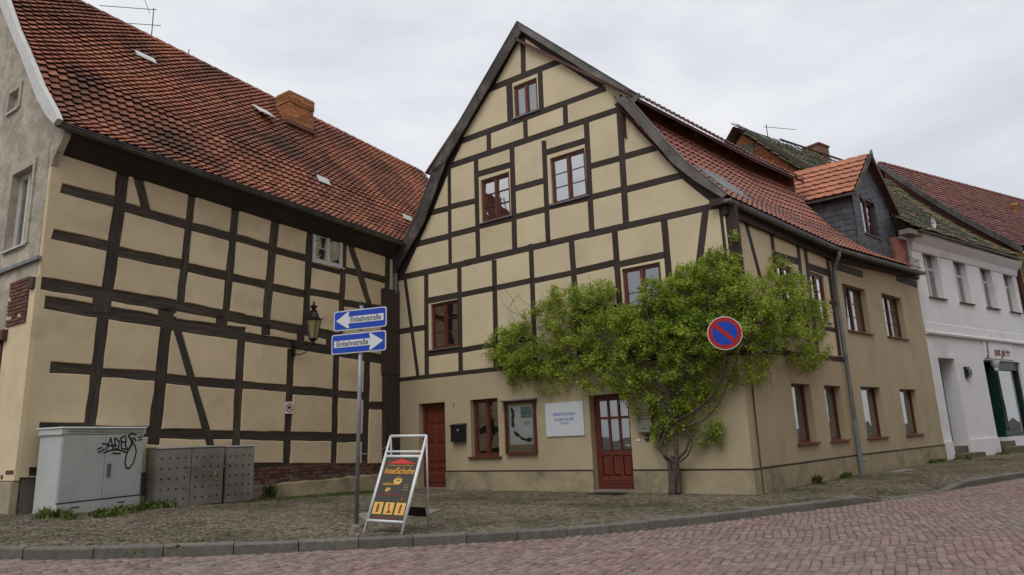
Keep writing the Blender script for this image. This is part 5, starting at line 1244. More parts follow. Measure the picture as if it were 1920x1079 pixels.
for a_, b_ in ((RL2, TL_), (RR_, TR_)): mb = MB(); mb.tube([a_, b_], .014, 8); mb.build('rear_leg', ALU, AB, smooth=True)
mb = MB(); mb.hexa([RPn.pt(.01, .17, 0), RPn.pt(AW-.01, .17, 0), RPn.pt(AW-.01, .30, 0), RPn.pt(.01, .30, 0)], [RPn.pt(.01, .17, .01), RPn.pt(AW-.01, .17, .01), RPn.pt(AW-.01, .30, .01), RPn.pt(.01, .30, .01)]); mb.build('rear_plate', BLK, AB)
bar(RPn, 0, RPn.len*.78, AW, RPn.len*.78, .012, AB, 'rear_bar'); 
mb = MB(); mb.tube([AP.pt(AW, AH*.70), RPn.pt(AW, RPn.len*.70)], .006, 5); mb.build('stay', GUT, AB)
mb = MB(); mb.hexa([AP.pt(.02, z0+.01, -.008), AP.pt(AW-.02, z0+.01, -.008), AP.pt(AW-.02, z1-.01, -.008), AP.pt(.02, z1-.01, -.008)], [AP.pt(.02, z0+.01, .004), AP.pt(AW-.02, z0+.01, .004), AP.pt(AW-.02, z1-.01, .004), AP.pt(.02, z1-.01, .004)]); PS = mb.build('poster', POS, AB)
H_ = z1-z0; Z = lambda f: z1-f*H_; U = lambda f: AW*f
def flat(pts, m, d=.0055, name='print', parent=PS): mb = MB(); mb.prism([AP.pt(U(a), Z(b), d) for a, b in pts], AP.n*.0006); return mb.build(name, m, parent)
flat([(.10, .115), (.50, .04), (.93, .115)], PRD)
text('Wir fertigen geschmackvolle Maßschuhe', AP, U(.52), Z(.155), .006, .030, ORA, PS, 'CENTER', sx=.92)
text('InselSchuhe', AP, U(.51), Z(.275), .006, .125, ORA, PS, 'CENTER', shear=.25, sx=.90, bold=.002)
text('inselSchuhe', AP, U(.32), Z(.455), .006, .050, ORA, PS, 'CENTER', shear=.25, bold=.001)
flat([(.42, .38), (.50, .345), (.66, .36), (.64, .42), (.56, .45), (.46, .43)], YLW); flat([(.48, .372), (.62, .375), (.55, .395)], POS, .0065)
mb = MB(); mb.tube([AP.pt(U(.46+.16*k), Z(.36-.04*math.sin(math.pi*k)), .006) for k in np.linspace(0, 1, 7)], .003, 4); mb.build('print', YLW, PS)
flat([(.27, .52), (.33, .49), (.41, .51), (.37, .545), (.28, .56)], YLW); flat([(.31, .515), (.37, .512), (.33, .54)], DRD, .0065)
for k, l in enumerate(('Di - Fr', '10 - 18', 'Sa 10 - 13')): text(l, AP, U(.80), Z(.46+.035*k), .006, .024, YLW, PS, 'CENTER')
text('Schuhe nach Maß und Reparatur', AP, U(.40), Z(.61), .006, .030, PRD, PS, 'CENTER', sx=.9)
text('der Laden für schöne Schuhe und Taschen', AP, U(.50), Z(.955), .006, .024, PRD, PS, 'CENTER', sx=.9)
c = (.78, .665); flat([(c[0]+.03*math.cos(a), c[1]-.018*math.sin(a)) for a in np.linspace(0, 6.28, 10, endpoint=False)], PRD)
for k in range(3):
    a = .075+k*.30; flat([(a, .90), (a+.245, .90), (a+.245, .72), (a, .72)], YLW)
    if k == 0: flat([(a+.09, .88), (a+.15, .87), (a+.165, .80), (a+.14, .735), (a+.09, .75), (a+.085, .81)], DRD, .0065)
    if k == 1: flat([(a+.08, .88), (a+.20, .88), (a+.20, .86), (a+.14, .83), (a+.13, .735), (a+.08, .74), (a+.11, .83)], DRD, .0065)
    if k == 2: flat([(a+.11, .885), (a+.15, .87), (a+.16, .77), (a+.10, .77), (a+.09, .86)], DRD, .0065); flat([(a+.10, .77), (a+.16, .77), (a+.13, .735)], GRN, .0068)
# chain from the pole to the board
p0, p1 = pole_at(SP.uz(666, 850)[1]), AP.pt(0, AH*.90); CHN = thing('chain', (p0+p1)/2, 'thin steel chain tying the pavement board to the signpost', 'chain')
mb = MB(); pts = [p0*(1-t)+p1*t-np.array([0, 0, .06*math.sin(math.pi*t)]) for t in np.linspace(0, 1, 30)]
for i in range(29): mb.tube([pts[i], pts[i+1]], .007 if i % 2 else .004, 5)
mb.tube([p0+SP.n*.04*math.sin(a)+SP.u*.04*math.cos(a) for a in np.linspace(0, 6.3, 12)], .004, 4); mb.build('links', GAL, CHN)
# lantern on the left wall
la = L.uz(550, 650, 0); lz = L.uz(586, 600, .55); LA = thing('wall_lantern', L.pt(la[0], la[1]), 'black wrought iron lantern on a scrolled arm over the sill beam', 'lantern')
c = L.px(587, 640, .62); c0_ = c.copy(); A_ = L.pt(la[0], c[2]-.12, 0)
lu = la[0]; cz = c[2]
mb = MB(); mb.box(PL(L.pt(lu, 0, 0), 57), -.05, .05, cz-.32, cz+.08, -.03, .03); mb.build('wall_plate', BLK, LA)
mb = MB(); mb.tube([A_+np.array([0, 0, .02]), (A_+c)/2+np.array([0, 0, .03]), c+np.array([0, 0, -.08]), c], .018, 6)
st = A_-np.array([0, 0, .15]); ln_ = c-np.array([0, 0, .1])
mb.tube([st*(1-t)+ln_*t-np.array([0, 0, .10*math.sin(math.pi*t)]) for t in np.linspace(0, 1, 9)], .014, 5)
dv = (c-A_); dv[2] = 0; dv /= np.linalg.norm(dv)
for q_, r0_ in ((.3, .07), (.52, .055), (.74, .035)):
    o = A_*(1-q_)+c*q_-np.array([0, 0, .08]); mb.tube([o+dv*r0_*(1-k/22)*math.cos(k*.6)+np.array([0, 0, r0_*(1-k/22)*math.sin(k*.6)]) for k in range(18)], .008, 4)
mb.build('bracket', BLK, LA)
def lant(parts, m, name, n=6, smooth=False): mb = MB(); mb.lathe(c, parts, n); return mb.build(name, m, LA, smooth=smooth)
lant([(.02, -.10), (.05, -.06), (.05, .0), (.10, .02), (.115, .06), (.10, .07)], BLK, 'base', 8)
gl_ = lant([(.105, .07), (.19, .52)], LGL, 'glass', 6)
lant([(.20, .52), (.215, .55), (.15, .60), (.115, .70), (.09, .74), (.10, .77), (.05, .80), (.06, .86), (.11, .88), (.05, .92), (.03, .95), (.02, 1.02), (.0, 1.04)], BLK, 'roof', 8)
mb = MB()
for k in range(6):
    a = k*math.pi/3; d_ = np.array([math.cos(a), math.sin(a), 0]); mb.tube([c+d_*.108+np.array([0, 0, .07]), c+d_*.196+np.array([0, 0, .53])], .009, 4); mb.tube([c+d_*.20+np.array([0, 0, .54]), c+d_*.245+np.array([0, 0, .56]), c+d_*.25+np.array([0, 0, .61])], .010, 4)
mb.build('frame', BLK, LA)
# small no dogs plate
a, b, c2_, d = pxrect(L, 536, 753.5, 550.5, 776, .02); ND = thing('no_dogs_plate', L.pt((a+c2_)/2, b, .02), 'small white plate with red ring and black dog on the dark post', 'sign')
plate(L, a, b, c2_, d, .0, .012, .01, SWH, ND, 'plate'); cx_, cz_ = (a+c2_)/2, (b+d)/2; rr_ = (c2_-a)*.42
mb = MB(); mb.tube([L.pt(cx_+rr_*math.cos(t), cz_+rr_*math.sin(t), .014) for t in np.linspace(0, 2*math.pi, 25)], .010, 4); mb.tube([L.pt(cx_-rr_*.7, cz_+rr_*.7, .014), L.pt(cx_+rr_*.7, cz_-rr_*.7, .014)], .008, 4); mb.build('ring', SRD, ND)
mb = MB(); mb.prism([L.pt(cx_+x*rr_, cz_+y*rr_, .0135) for x, y in ((-.5, -.6), (-.3, -.6), (-.25, -.1), (.1, -.15), (.25, -.6), (.42, -.6), (.4, .1), (.5, .35), (.2, .55), (.05, .35), (-.4, .25), (-.6, .45))], L.n*.002); mb.build('dog_symbol', TXB, ND)
# utility cabinet
F0, F1, B0 = gnd(102, 966), gnd(262.5, 951.5), gnd(78, 957); fx_ = F1-F0; fx_[2] = 0; CW = np.linalg.norm(fx_); fx_ /= CW; CPn = PL(F0, math.degrees(math.atan2(fx_[1], fx_[0]))); zg = min(F0[2], F1[2])-.05
CPn = PL(F0, math.degrees(math.atan2(fx_[1], fx_[0]))); dpt = min(.55, max(.35, abs((B0-F0)@CPn.n))); zt_ = CPn.uz(230, 802)[1]; print('cabinet', CW, dpt, zt_-zg)
UC = thing('utility_cabinet', CPn.pt(CW/2, zg, -dpt/2), 'pale grey two-door utility cabinet with black graffiti in front of left house', 'utility cabinet')
mb = MB(); mb.box(CPn, .02, CW-.02, zg, zt_-.12, -dpt, -.03); mb.build('body', CAB, UC)
mb = MB(); mb.prism([CPn.pt(-.01, zt_-.12, 0), CPn.pt(CW+.01, zt_-.12, 0), CPn.pt(CW+.01, zt_-.01, 0), CPn.pt(-.01, zt_-.01, 0)], -CPn.n*(dpt+.02)); mb.prism([CPn.pt(-.03, zt_-.01, .02), CPn.pt(CW+.03, zt_-.01, .02), CPn.pt(CW+.02, zt_+.015, 0), CPn.pt(-.02, zt_+.015, 0)], -CPn.n*(dpt+.06)); lid = mb.build('lid', CAB, UC)
mb = MB()
for i in range(3): mb.box(CPn, .10, CW-.05, zt_-.10+i*.028, zt_-.09+i*.028, .0, .004)
mb.build('vent_slot', GUT, lid)
zd0, zd1 = zg+.30, zt_-.135; spl = CW*.505
for k, (a, b) in enumerate(((.03, spl-.006), (spl+.006, CW-.03))):
    mb = MB(); mb.box(CPn, a, b, zd0, zd1, -.03, -.004); D = mb.build('door', CAB, UC)
    mb = MB(); 
    for x in np.arange(a+.05, b-.03, .027): mb.box(CPn, x, x+.015, zd0+.03, zd1-.03, -.004, -.0015)
    mb.build('ribbing', CAB, D)
    if k == 1: mb = MB(); mb.box(CPn, a+.06, a+.13, zd0+.40, zd0+.62, -.002, .02); mb.box(CPn, a+.07, a+.12, zd0+.38, zd0+.43, .02, .03); mb.build('handle', ZNC, D)
mb = MB(); mb.box(CPn, .02, CW-.02, zg, zd0-.03, -.03, .0); base_ = mb.build('base_panel', CAB, UC)
mb = MB(); mb.box(CPn, .03, CW-.03, zd0-.028, zd0-.004, -.029, -.018); mb.build('shadow_gap', GUT, UC)
for a in (.30, CW*.70): mb = MB(); mb.box(CPn, a, a+.16, zg+.18, zg+.205, .0005, .004); mb.build('vent_slot', GUT, base_)
def stroke(pts, w=.028):   # graffito in cabinet coordinates from pixels
    P3 = [CPn.px(x, y, .0045) for x, y in pts]; n = len(P3); out = []
    sm = []
    for i in range(n-1):
        for t in (0, .5): sm.append(P3[i]*(1-t)+P3[i+1]*t)
    sm.append(P3[-1]); mb = MB()
    for i in range(len(sm)-1):
        d_ = sm[i+1]-sm[i]; l = np.linalg.norm(d_)
        if l < 1e-5: continue
        d_ /= l; s_ = np.cross(d_, CPn.n)*w/2; a_, b_ = sm[i]-d_*w*.3, sm[i+1]+d_*w*.3
        mb.prism([a_-s_, b_-s_, b_+s_, a_+s_], CPn.n*(.0006+.00005*(i % 3)))
    return mb
gx = lambda L_: [(x/2.704, 680+y/2.704) for x, y in L_]
GS = [[(540, 442), (562, 382), (574, 440)], [(548, 422), (592, 420)], [(584, 442), (582, 382), (606, 400), (600, 436), (584, 442)], [(636, 372), (612, 382), (616, 402), (640, 404)], [(616, 404), (616, 436), (644, 440)], [(640, 378), (636, 420), (650, 445), (668, 420), (665, 380)],
      [(722, 374), (700, 380)], [(718, 390), (702, 394)], [(692, 366), (668, 360), (652, 372), (662, 388), (684, 420), (692, 452), (676, 510), (654, 538), (640, 534), (634, 505), (640, 470), (662, 420), (680, 380), (690, 398)],
      [(495, 440), (518, 430)], [(500, 456), (530, 440)], [(518, 412), (542, 414), (556, 424)], [(526, 458), (560, 445), (600, 442), (645, 456)], [(572, 460), (610, 462)]]
allm = MB()
for g_ in GS: mb = stroke(gx(g_)); allm.add(mb.v, mb.f)
allm.build('graffiti', TXB, UC)
# steel bin enclosure
b0, b1, b2, b3 = gnd(287.5, 952), gnd(355, 949), gnd(416, 945), gnd(474, 940.5)
dr_ = b2-b0; BP_ = PL(b0, math.degrees(math.atan2(dr_[1], dr_[0]))); bw_ = np.linalg.norm(dr_[:2]); bt = BP_.uz(350, 838)[1]; zg = b2[2]-.02; print('bins', bw_, bt-zg)
BN = thing('bin_enclosure', BP_.pt(bw_/2, zg, -.4), 'perforated stainless steel two-door bin box chained shut beside grey cabinet', 'bin box')
BN2 = thing('bin_enclosure', gnd(445, 943), 'narrow perforated steel bin box at right end, nearest to signpost', 'bin box')
bd = .75
def binbox(P, T, w, zg, zt, doors, dpth):
    mb = MB(); mb.box(P, 0, w, zg+.03, zt-.02, -dpth, -.03); mb.build('body', SST, T)
    mb = MB(); mb.prism([P.pt(-.01, zt-.02, .01), P.pt(w+.01, zt-.02, .01), P.pt(w+.01, zt+.01, .0), P.pt(-.01, zt+.01, .0)], -P.n*(dpth+.02)); mb.build('lid', SST, T)
    for k in range(doors):
        a, b = w*k/doors+.008, w*(k+1)/doors-.008; mb = MB(); mb.box(P, a, b, zg+.05, zt-.05, -.03, 0); D = mb.build('door', SST, T); mb = MB()
        for i in range(4):
            for j in range(5):
                cu, cz = a+(b-a)*(i+.65)/4.4, zg+.20+(zt-zg-.42)*j/4; mb.add([P.pt(cu+.021*math.cos(t), cz+.021*math.sin(t), .0015) for t in np.linspace(0, 2*math.pi, 10, endpoint=False)], [tuple(range(10))])
        mb.build('perforation', DRK, D)
    S = PL(P.pt(0, 0, 0), math.degrees(math.atan2(-P.n[1], -P.n[0]))); mb = MB()
    for i in range(2):
        for j in range(5):
            o = P.pt(-.0015, zg+.2+(zt-zg-.42)*j/4, -.2-.25*i); mb.add([o-P.n*.021*math.cos(t)+np.array([0, 0, .021*math.sin(t)]) for t in np.linspace(0, 2*math.pi, 10, endpoint=False)], [tuple(range(10))])
    mb.build('perforation', DRK, T)
binbox(BP_, BN, bw_, zg, bt, 2, bd)
b2b = gnd(419.5, 943); BQ = PL(b2b, math.degrees(math.atan2((b3-b2b)[1], (b3-b2b)[0]))); bq = np.linalg.norm((b3-b2b)[:2]); binbox(BQ, BN2, bq, b3[2]-.02, BQ.uz(450, 836)[1], 1, .5)
h0, h1, h2 = BP_.px(352, 874, .03), BP_.px(404, 884, .05), BQ.px(430, 870, .03)
BC = thing('chain', h1, 'sagging steel chain with brass padlock across the bin box doors', 'chain')
mb = MB(); pts = [h0*(1-t)+h1*t for t in np.linspace(0, 1, 20)]+[h1*(1-t)+h2*t for t in np.linspace(.05, 1, 12)]
for i in range(len(pts)-1): mb.tube([pts[i], pts[i+1]], .009 if i % 2 else .005, 5)
mb.build('links', GAL, BC); mb = MB(); mb.obox(h1+np.array([-.02, -.02, -.06]), (.045, 0, 0), (0, .02, 0), (0, 0, .05)); mb.build('padlock', BRO, BC)
for p in (h0, h2): mb = MB(); mb.tube([p+np.array([0, 0, .05]), p+BP_.n*.03, p-np.array([0, 0, .05])], .009, 5); mb.build('handle', GAL, BN if p is h0 else BN2)
# notice case
a, b, c2_, d = pxrect(G, 943, 754, 1004, 852, .12); NC = thing('notice_case', G.pt((a+c2_)/2, b, .06), 'red-brown wooden notice case with poster between window and white board', 'notice case')
f = .055; mb = MB(); mb.box(G, a, c2_, b, b+f*1.1, .0, .09); mb.box(G, a, c2_, d-f, d, .0, .09); mb.box(G, a, a+f, b+f*1.1, d-f, .0, .09); mb.box(G, c2_-f, c2_, b+f*1.1, d-f, .0, .09); mb.build('frame', RED, NC)
mb = MB(); mb.box(G, a+f, c2_-f, b+f*1.1, d-f, .0, .03); mb.build('back_board', PLG, NC)
mb = MB(); mb.prism([G.pt(a-.10, d+.0, .0), G.pt(a-.10, d+.0, .24), G.pt(a-.10, d+.02, .24), G.pt(a-.10, d+.05, .0)], G.u*(c2_-a+.16)); mb.build('roof', ZNC, NC)
pu0, pu1, pz0, pz1 = a+f+.07, c2_-f-.04, b+f+.19, d-f-.07; mb = MB(); mb.box(G, pu0, pu1, pz0, pz1, .03, .034); PO_ = mb.build('poster', mat('poster_paper', (.86, .89, .88), rough=.6), NC)
pw, ph = pu1-pu0, pz1-pz0
mb = MB(); mb.box(G, pu0+pw*.50, pu1-pw*.03, pz1-ph*.32, pz1-ph*.03, .034, .0355); mb.build('print', TEA, PO_)
text('HOF', G, pu0+pw*.53, pz1-ph*.15, .037, .14, PWH, PO_, sx=1.1); text('GALERIE', G, pu0+pw*.53, pz1-ph*.28, .037, .085, PWH, PO_, sx=.85)
def blob(pts, m): mb = MB(); mb.prism([G.pt(pu0+pw*x, pz1-ph*y, .0342+rng.uniform(0, .0005)) for x, y in pts], G.n*.0008); mb.build('print', m, PO_)
for i in range(46):
    t = i/45; x = .12+.22*t**2+.04*math.sin(t*9) if t < .6 else .2+.72*(t-.6)/.4; y = .06+.95*t*.85 if t < .6 else .62+.22*math.sin((t-.6)*5)+.05; s_ = rng.uniform(.03, .075)
    blob([(x+s_*rng.uniform(.6, 1.3)*math.cos(k), y+s_*.8*rng.uniform(.6, 1.3)*math.sin(k)) for k in np.linspace(0, 6.28, 7, endpoint=False)][::-1], TXB if i % 4 else GUT)
for k in range(4): text('~~~~~~~', G, pu0+pw*.60, pz1-ph*(.40+.035*k), .0345, .04, GUT, PO_, sx=.7) if False else blob([(.6, .40+.035*k), (.6, .41+.035*k), (.86, .41+.035*k), (.86, .40+.035*k)], GUT)
mk('pane', [G.pt(a+f, b+f, .060), G.pt(c2_-f, b+f, .060), G.pt(c2_-f, d-f, .060), G.pt(a+f, d-f, .060)], [(0, 1, 2, 3)], glassmat('case_glass', (.99, 1, .99), -.06), NC)
# white board
a, b, c2_, d = pxrect(G, 1021.5, 757, 1096, 816.5, .03); WB = thing('name_board', G.pt((a+c2_)/2, b, .03), 'flat white board with blue lettering left of glazed red door', 'sign')
mb = MB(); mb.box(G, a, c2_, b, d, .005, .03); mb.build('panel', BOA, WB); um = (a+c2_)/2
text('FERIENWOHNEN', G, um, b+(d-b)*.60, .032, .105, INK, WB, 'CENTER', bold=.001, sx=.78); text('IN DER GALERIE', G, um, b+(d-b)*.45, .032, .100, INK, WB, 'CENTER', bold=.001, sx=.78); text('REZEPTION', G, um, b+(d-b)*.35, .032, .06, INK, WB, 'CENTER', sx=.8)
# letter boxes, bell
def lbox(r, dp_, m, lab, slot=True):
    a, b, c, d = r; T = thing('letter_box', G.pt((a+c)/2, b, dp_/2), lab, 'letter box'); mb = MB(); mb.box(G, a, c, b, d-.03, .01, dp_); mb.build('body', m, T)
    mb = MB(); mb.prism([G.pt(a-.015, d-.05, .0), G.pt(a-.015, d-.05, dp_+.025), G.pt(a-.015, d-.02, dp_+.025), G.pt(a-.015, d+.02, .0)], G.u*(c-a+.03)); mb.build('lid', m, T)
    mb = MB(); mb.box(G, (a+c)/2-.05 if slot else (a+c)/2, (a+c)/2+.05, b+(.30 if not slot else .07), b+(.33 if not slot else .09), dp_, dp_+.003); mb.build('slot', ALU if not slot else BLK, T)
lbox(pxrect(G, 845, 796.5, 870, 828.5, .12), .13, BLK, 'black letter box left of the ground floor window', False)
lbox(pxrect(G, 1191.8, 781.5, 1223, 810, .12), .12, mat('box_grey', (.24, .225, .19), rough=.5), 'grey metal letter box right of the glazed red door')
a, b, c2_, d = pxrect(G, 1208.5, 814, 1216, 826.5, .04); T = thing('door_bell', G.pt(a, b, .02), 'small black door bell unit under the grey letter box', 'door bell'); mb = MB(); mb.box(G, a, c2_, b, d, .0, .04); mb.box(G, a+.03, c2_-.03, d-.09, d-.04, .04, .045); mb.build('unit', BLK, T)
a, b, c2_, d = pxrect(G, 1193, 823.5, 1200, 827.5, .01); T = thing('name_plate', G.pt(a, b, 0), 'tiny white name plate between red door and door bell', 'name plate'); mb = MB(); mb.box(G, a, c2_, b, d, .0, .012); mb.build('plate', SWH, T)
T = thing('door_mat', G.pt((d2[0]+d2[2])/2, 0, .35), 'dark flat door mat in front of the glazed red door', 'door mat'); mb = MB(); o = G.pt(d2[0]+.1, .004, .15); mb.obox(o, G.u*.85, G.n*.45, (0, 0, .018)); mb.build('mat', BLK, T)
# no parking sign on its arm
NPc = CAM+ray(1359, 625)*(13.7/ray(1359, 625)[1]); NPP = PL(NPc, -14); r0 = 32.3/F*13.7*.985
T = thing('no_stopping_sign', NPc, 'round red and blue no parking sign standing out among the climber leaves', 'traffic sign')
def disc(r_, d0, d1, m, nm): mb = MB(); mb.prism([NPP.pt(r_*math.cos(t), NPc[2]+r_*math.sin(t), d0) for t in np.linspace(0, 2*math.pi, 40, endpoint=False)], NPP.n*(d1-d0)); mb.build(nm, m, T)
disc(r0, -.01, 0, SWH, 'plate'); disc(r0*.955, .0005, .003, SRD, 'red_ring'); disc(r0*.71, .0035, .005, BLU, 'blue_field')
mb = MB(); w_b = r0*.13; k = math.sqrt(.5); e = r0*.72
mb.prism([NPP.pt(x, NPc[2]+z, .0055) for x, z in ((-e*k-w_b*k, e*k-w_b*k), (e*k-w_b*k, -e*k-w_b*k), (e*k+w_b*k, -e*k+w_b*k), (-e*k+w_b*k, e*k+w_b*k))], NPP.n*.002); mb.build('red_bar', SRD, T)
mb = MB(); q = NPP.pt(0, NPc[2]+.25, -.03); mb.tube([q+np.array([0, 0, .12]), q-np.array([0, 0, .55])], .025, 8); gq = np.array([q[0], q[1], 0])-G.p; dist_ = gq@G.n; mb.tube([q, q-G.n*dist_], .02, 6); mb.tube([q-np.array([0, 0, .45]), q-np.array([0, 0, .45])-G.n*dist_], .02, 6); mb.build('bracket', GAL, T)
# blue street name plate behind the leaves at the corner
a, b, c2_, d = pxrect(S1, 1407, 647, 1436, 658, .03); T = thing('street_name_plate', S1.pt(a, b, .03), 'blue street name plate half hidden under the climber at the corner', 'street sign'); mb = MB(); mb.box(S1, a, c2_+.35, b-.02, d, .03, .045); mb.build('plate', BLU, T)
# slab by the A-board and little things on the ground
T = thing('manhole_cover', gnd(745, 962), 'flat square concrete cover set in cobbles behind pavement board', 'manhole cover'); q = [gnd(*p, .006) for p in ((668, 964), (770, 951), (826, 956), (800, 966), (690, 979))]; mb = MB(); mb.prism([p-np.array([0, 0, .05]) for p in q], (0, 0, .055)); mb.build('slab', CON, T)
T = thing('manhole_cover', gnd(548, 991), 'small round rusty cover flush with cobbles left of signpost', 'manhole cover'); mb = MB(); c = gnd(548, 991); mb.lathe(c, [(.0, .006), (.17, .006), (.17, -.03)], 18); mb.build('lid', STN, T)
T = thing('manhole_cover', S2.pt(1.6, 0, .55), 'long grey slab in pavement near downpipe foot', 'manhole cover'); mb = MB(); mb.obox(S2.pt(1.0, -.02, .3), S2.u*1.3, S2.n*.35, (0, 0, .03)); mb.build('slab', CON, T)
# ================================================================== CLIMBER
CL = thing('climbing_plant', G.px(1265, 927, .3)*np.array([1, 1, 0]), 'bushy light green climber on twisted trunk covering the house corner', 'climber')
def onw(px, py, d):
    return G.px(px, py, d) if px < 1398 else S1.px(px, py, d)
def limb(pts, r0, r1, name='branch', n=7, wob=.012):
    P3 = []
    for i in range(len(pts)-1):
        a, b = np.array(onw(*pts[i])), np.array(onw(*pts[i+1]))
        for t in np.linspace(0, 1, 5, endpoint=False): P3.append(a*(1-t)+b*t+rng.normal(0, wob, 3))
    P3.append(np.array(onw(*pts[-1]))); rr = list(np.linspace(r0, r1, len(P3)))
    for _ in range(2): P3 = [P3[0]]+[(P3[i-1]+2*P3[i]+P3[i+1])/4 for i in range(1, len(P3)-1)]+[P3[-1]]
    mb = MB(); mb.tube(P3, rr, n); return mb.build(name, BAR, CL, smooth=True)
limb([(1265, 930, .22), (1263, 905, .22), (1268, 880, .20), (1262, 862, .22)], .085, .07, 'trunk', 9, .02)
limb([(1258, 926, .18), (1257, 900, .25), (1256, 875, .22), (1262, 855, .20)], .05, .045, 'trunk', 8, .015)
limb([(1272, 928, .25), (1274, 898, .20), (1270, 870, .25), (1266, 800, .20), (1262, 740, .22), (1256, 690, .25)], .05, .035, 'trunk', 8, .015)
for pts, a, b in [
 ([(1262, 866, .25), (1242, 850, .28), (1234, 830, .28), (1238, 806, .26), (1250, 790, .22), (1245, 740, .25), (1215, 690, .35), (1180, 650, .4)], .035, .018),
 ([(1264, 870, .2), (1246, 860, .25), (1238, 838, .3), (1246, 812, .25), (1262, 795, .2), (1270, 740, .3), (1290, 680, .4), (1310, 610, .4), (1330, 540, .4)], .03, .015),
 ([(1266, 866, .25), (1284, 850, .28), (1292, 828, .28), (1286, 806, .26), (1272, 790, .22), (1262, 760, .25)], .035, .02),
 ([(1268, 872, .25), (1288, 856, .3), (1298, 832, .3), (1290, 810, .3), (1278, 795, .25)], .022, .018),
 ([(1262, 800, .25), (1258, 760, .3), (1240, 700, .3), (1220, 620, .35), (1210, 570, .4)], .04, .015),
 ([(1268, 790, .25), (1300, 772, .3), (1335, 745, .3), (1356, 700, .35), (1362, 660, .4), (1350, 600, .5)], .035, .018),
 ([(1285, 800, .3), (1320, 790, .35), (1350, 755, .35), (1372, 700, .4), (1390, 650, .5)], .025, .012),
 ([(1262, 770, .25), (1230, 755, .3), (1180, 720, .35), (1120, 690, .35), (1060, 660, .35), (1000, 640, .35), (950, 650, .3)], .03, .01),
 ([(1250, 740, .3), (1200, 700, .3), (1140, 640, .35), (1080, 600, .4), (1040, 570, .4)], .028, .01),
 ([(1270, 700, .3), (1300, 650, .35), (1320, 590, .4), (1340, 520, .35)], .028, .01),
 ([(1366, 660, .5), (1410, 620, .4), (1450, 600, .4), (1500, 560, .4), (1540, 570, .35)], .028, .008),
 ([(1366, 640, .5), (1402, 650, .3), (1440, 640, .4), (1480, 660, .4), (1520, 670, .35)], .022, .008),
 ([(1404, 640, .3), (1430, 600, .4), (1470, 540, .4), (1480, 510, .3)], .022, .006),
 ([(1280, 810, .3), (1310, 818, .35), (1345, 820, .3)], .012, .005), ([(1240, 760, .3), (1205, 770, .3), (1190, 760, .3)], .012, .004),
 ([(1350, 500, .3), (1370, 460, .2), (1376, 430, .1)], .008, .003)]:
    limb(pts, a, b)
for _ in range(150):   # finer stems through the canopy
    cx_, cy_ = rng.uniform(950, 1530), rng.uniform(560, 700)
    if cx_ < 1100 and cy_ > 680: continue
    a = rng.uniform(-2.6, -.5) if rng.random() < .7 else rng.uniform(0, 6.28); l = rng.uniform(30, 80); d = rng.uniform(.1, .5)
    e = (cx_+l*math.cos(a), cy_+l*math.sin(a)*.7)
    if (cx_ < 1398) != (e[0] < 1398): continue
    limb([(cx_, cy_, d), ((cx_+e[0])/2, (cy_+e[1])/2+rng.uniform(-8, 8), d+.05), (e[0], e[1], d+rng.uniform(-.05, .2))], .007, .003, 'twig', 4, .01)
EL_ = [(1000, 650, 72, 50, .5), (955, 650, 42, 40, .4), (1040, 605, 62, 42, .6), (1095, 570, 55, 32, .5), (1125, 545, 30, 20, .3), (1135, 620, 80, 55, .7), (1195, 618, 75, 44, .7), (1000, 690, 55, 32, .4), (1080, 660, 60, 45, .55), (1025, 712, 45, 25, .3), (975, 705, 30, 28, .3),
 (1140, 690, 80, 48, .75), (1190, 730, 55, 32, .6), (1115, 700, 50, 30, .6), (1240, 690, 80, 60, .7), (1270, 560, 75, 55, .7), (1248, 572, 30, 30, .5), (1325, 515, 62, 34, .55), (1350, 490, 35, 22, .4), (1295, 525, 34, 26, .4), (1280, 630, 75, 60, .8), (1320, 590, 50, 60, .6), (1220, 640, 60, 60, .8),
 (1300, 700, 60, 40, .5), (1240, 750, 60, 26, .5), (1215, 775, 25, 18, .3), (1262, 785, 46, 26, .35), (1235, 812, 22, 18, .2), (1295, 765, 30, 26, .3), (1365, 560, 34, 50, .6), (1385, 545, 30, 40, .5), (1310, 745, 44, 30, .35), (1345, 705, 34, 34, .35), (1285, 740, 45, 34, .4), (1362, 640, 30, 40, .4),
 (1420, 600, 45, 55, .6), (1450, 560, 50, 45, .6), (1465, 515, 24, 28, .3), (1490, 560, 45, 45, .5), (1500, 610, 45, 45, .5), (1535, 585, 22, 32, .3), (1530, 650, 26, 38, .3), (1510, 675, 30, 20, .3), (1440, 640, 40, 25, .3), (1410, 700, 40, 18, .25), (1470, 600, 50, 50, .6), (1405, 560, 30, 40, .5),
 (1322, 815, 30, 26, .3), (1345, 800, 16, 12, .25), (1335, 835, 18, 12, .25), (1230, 815, 12, 10, .2), (1376, 440, 6, 18, .15), (1445, 500, 10, 22, .2), (1038, 560, 10, 20, .2), (1040, 548, 5, 16, .1), (945, 630, 22, 10, .2), (925, 655, 16, 20, .2), (1420, 680, 30, 15, .2)]
rows_ = []
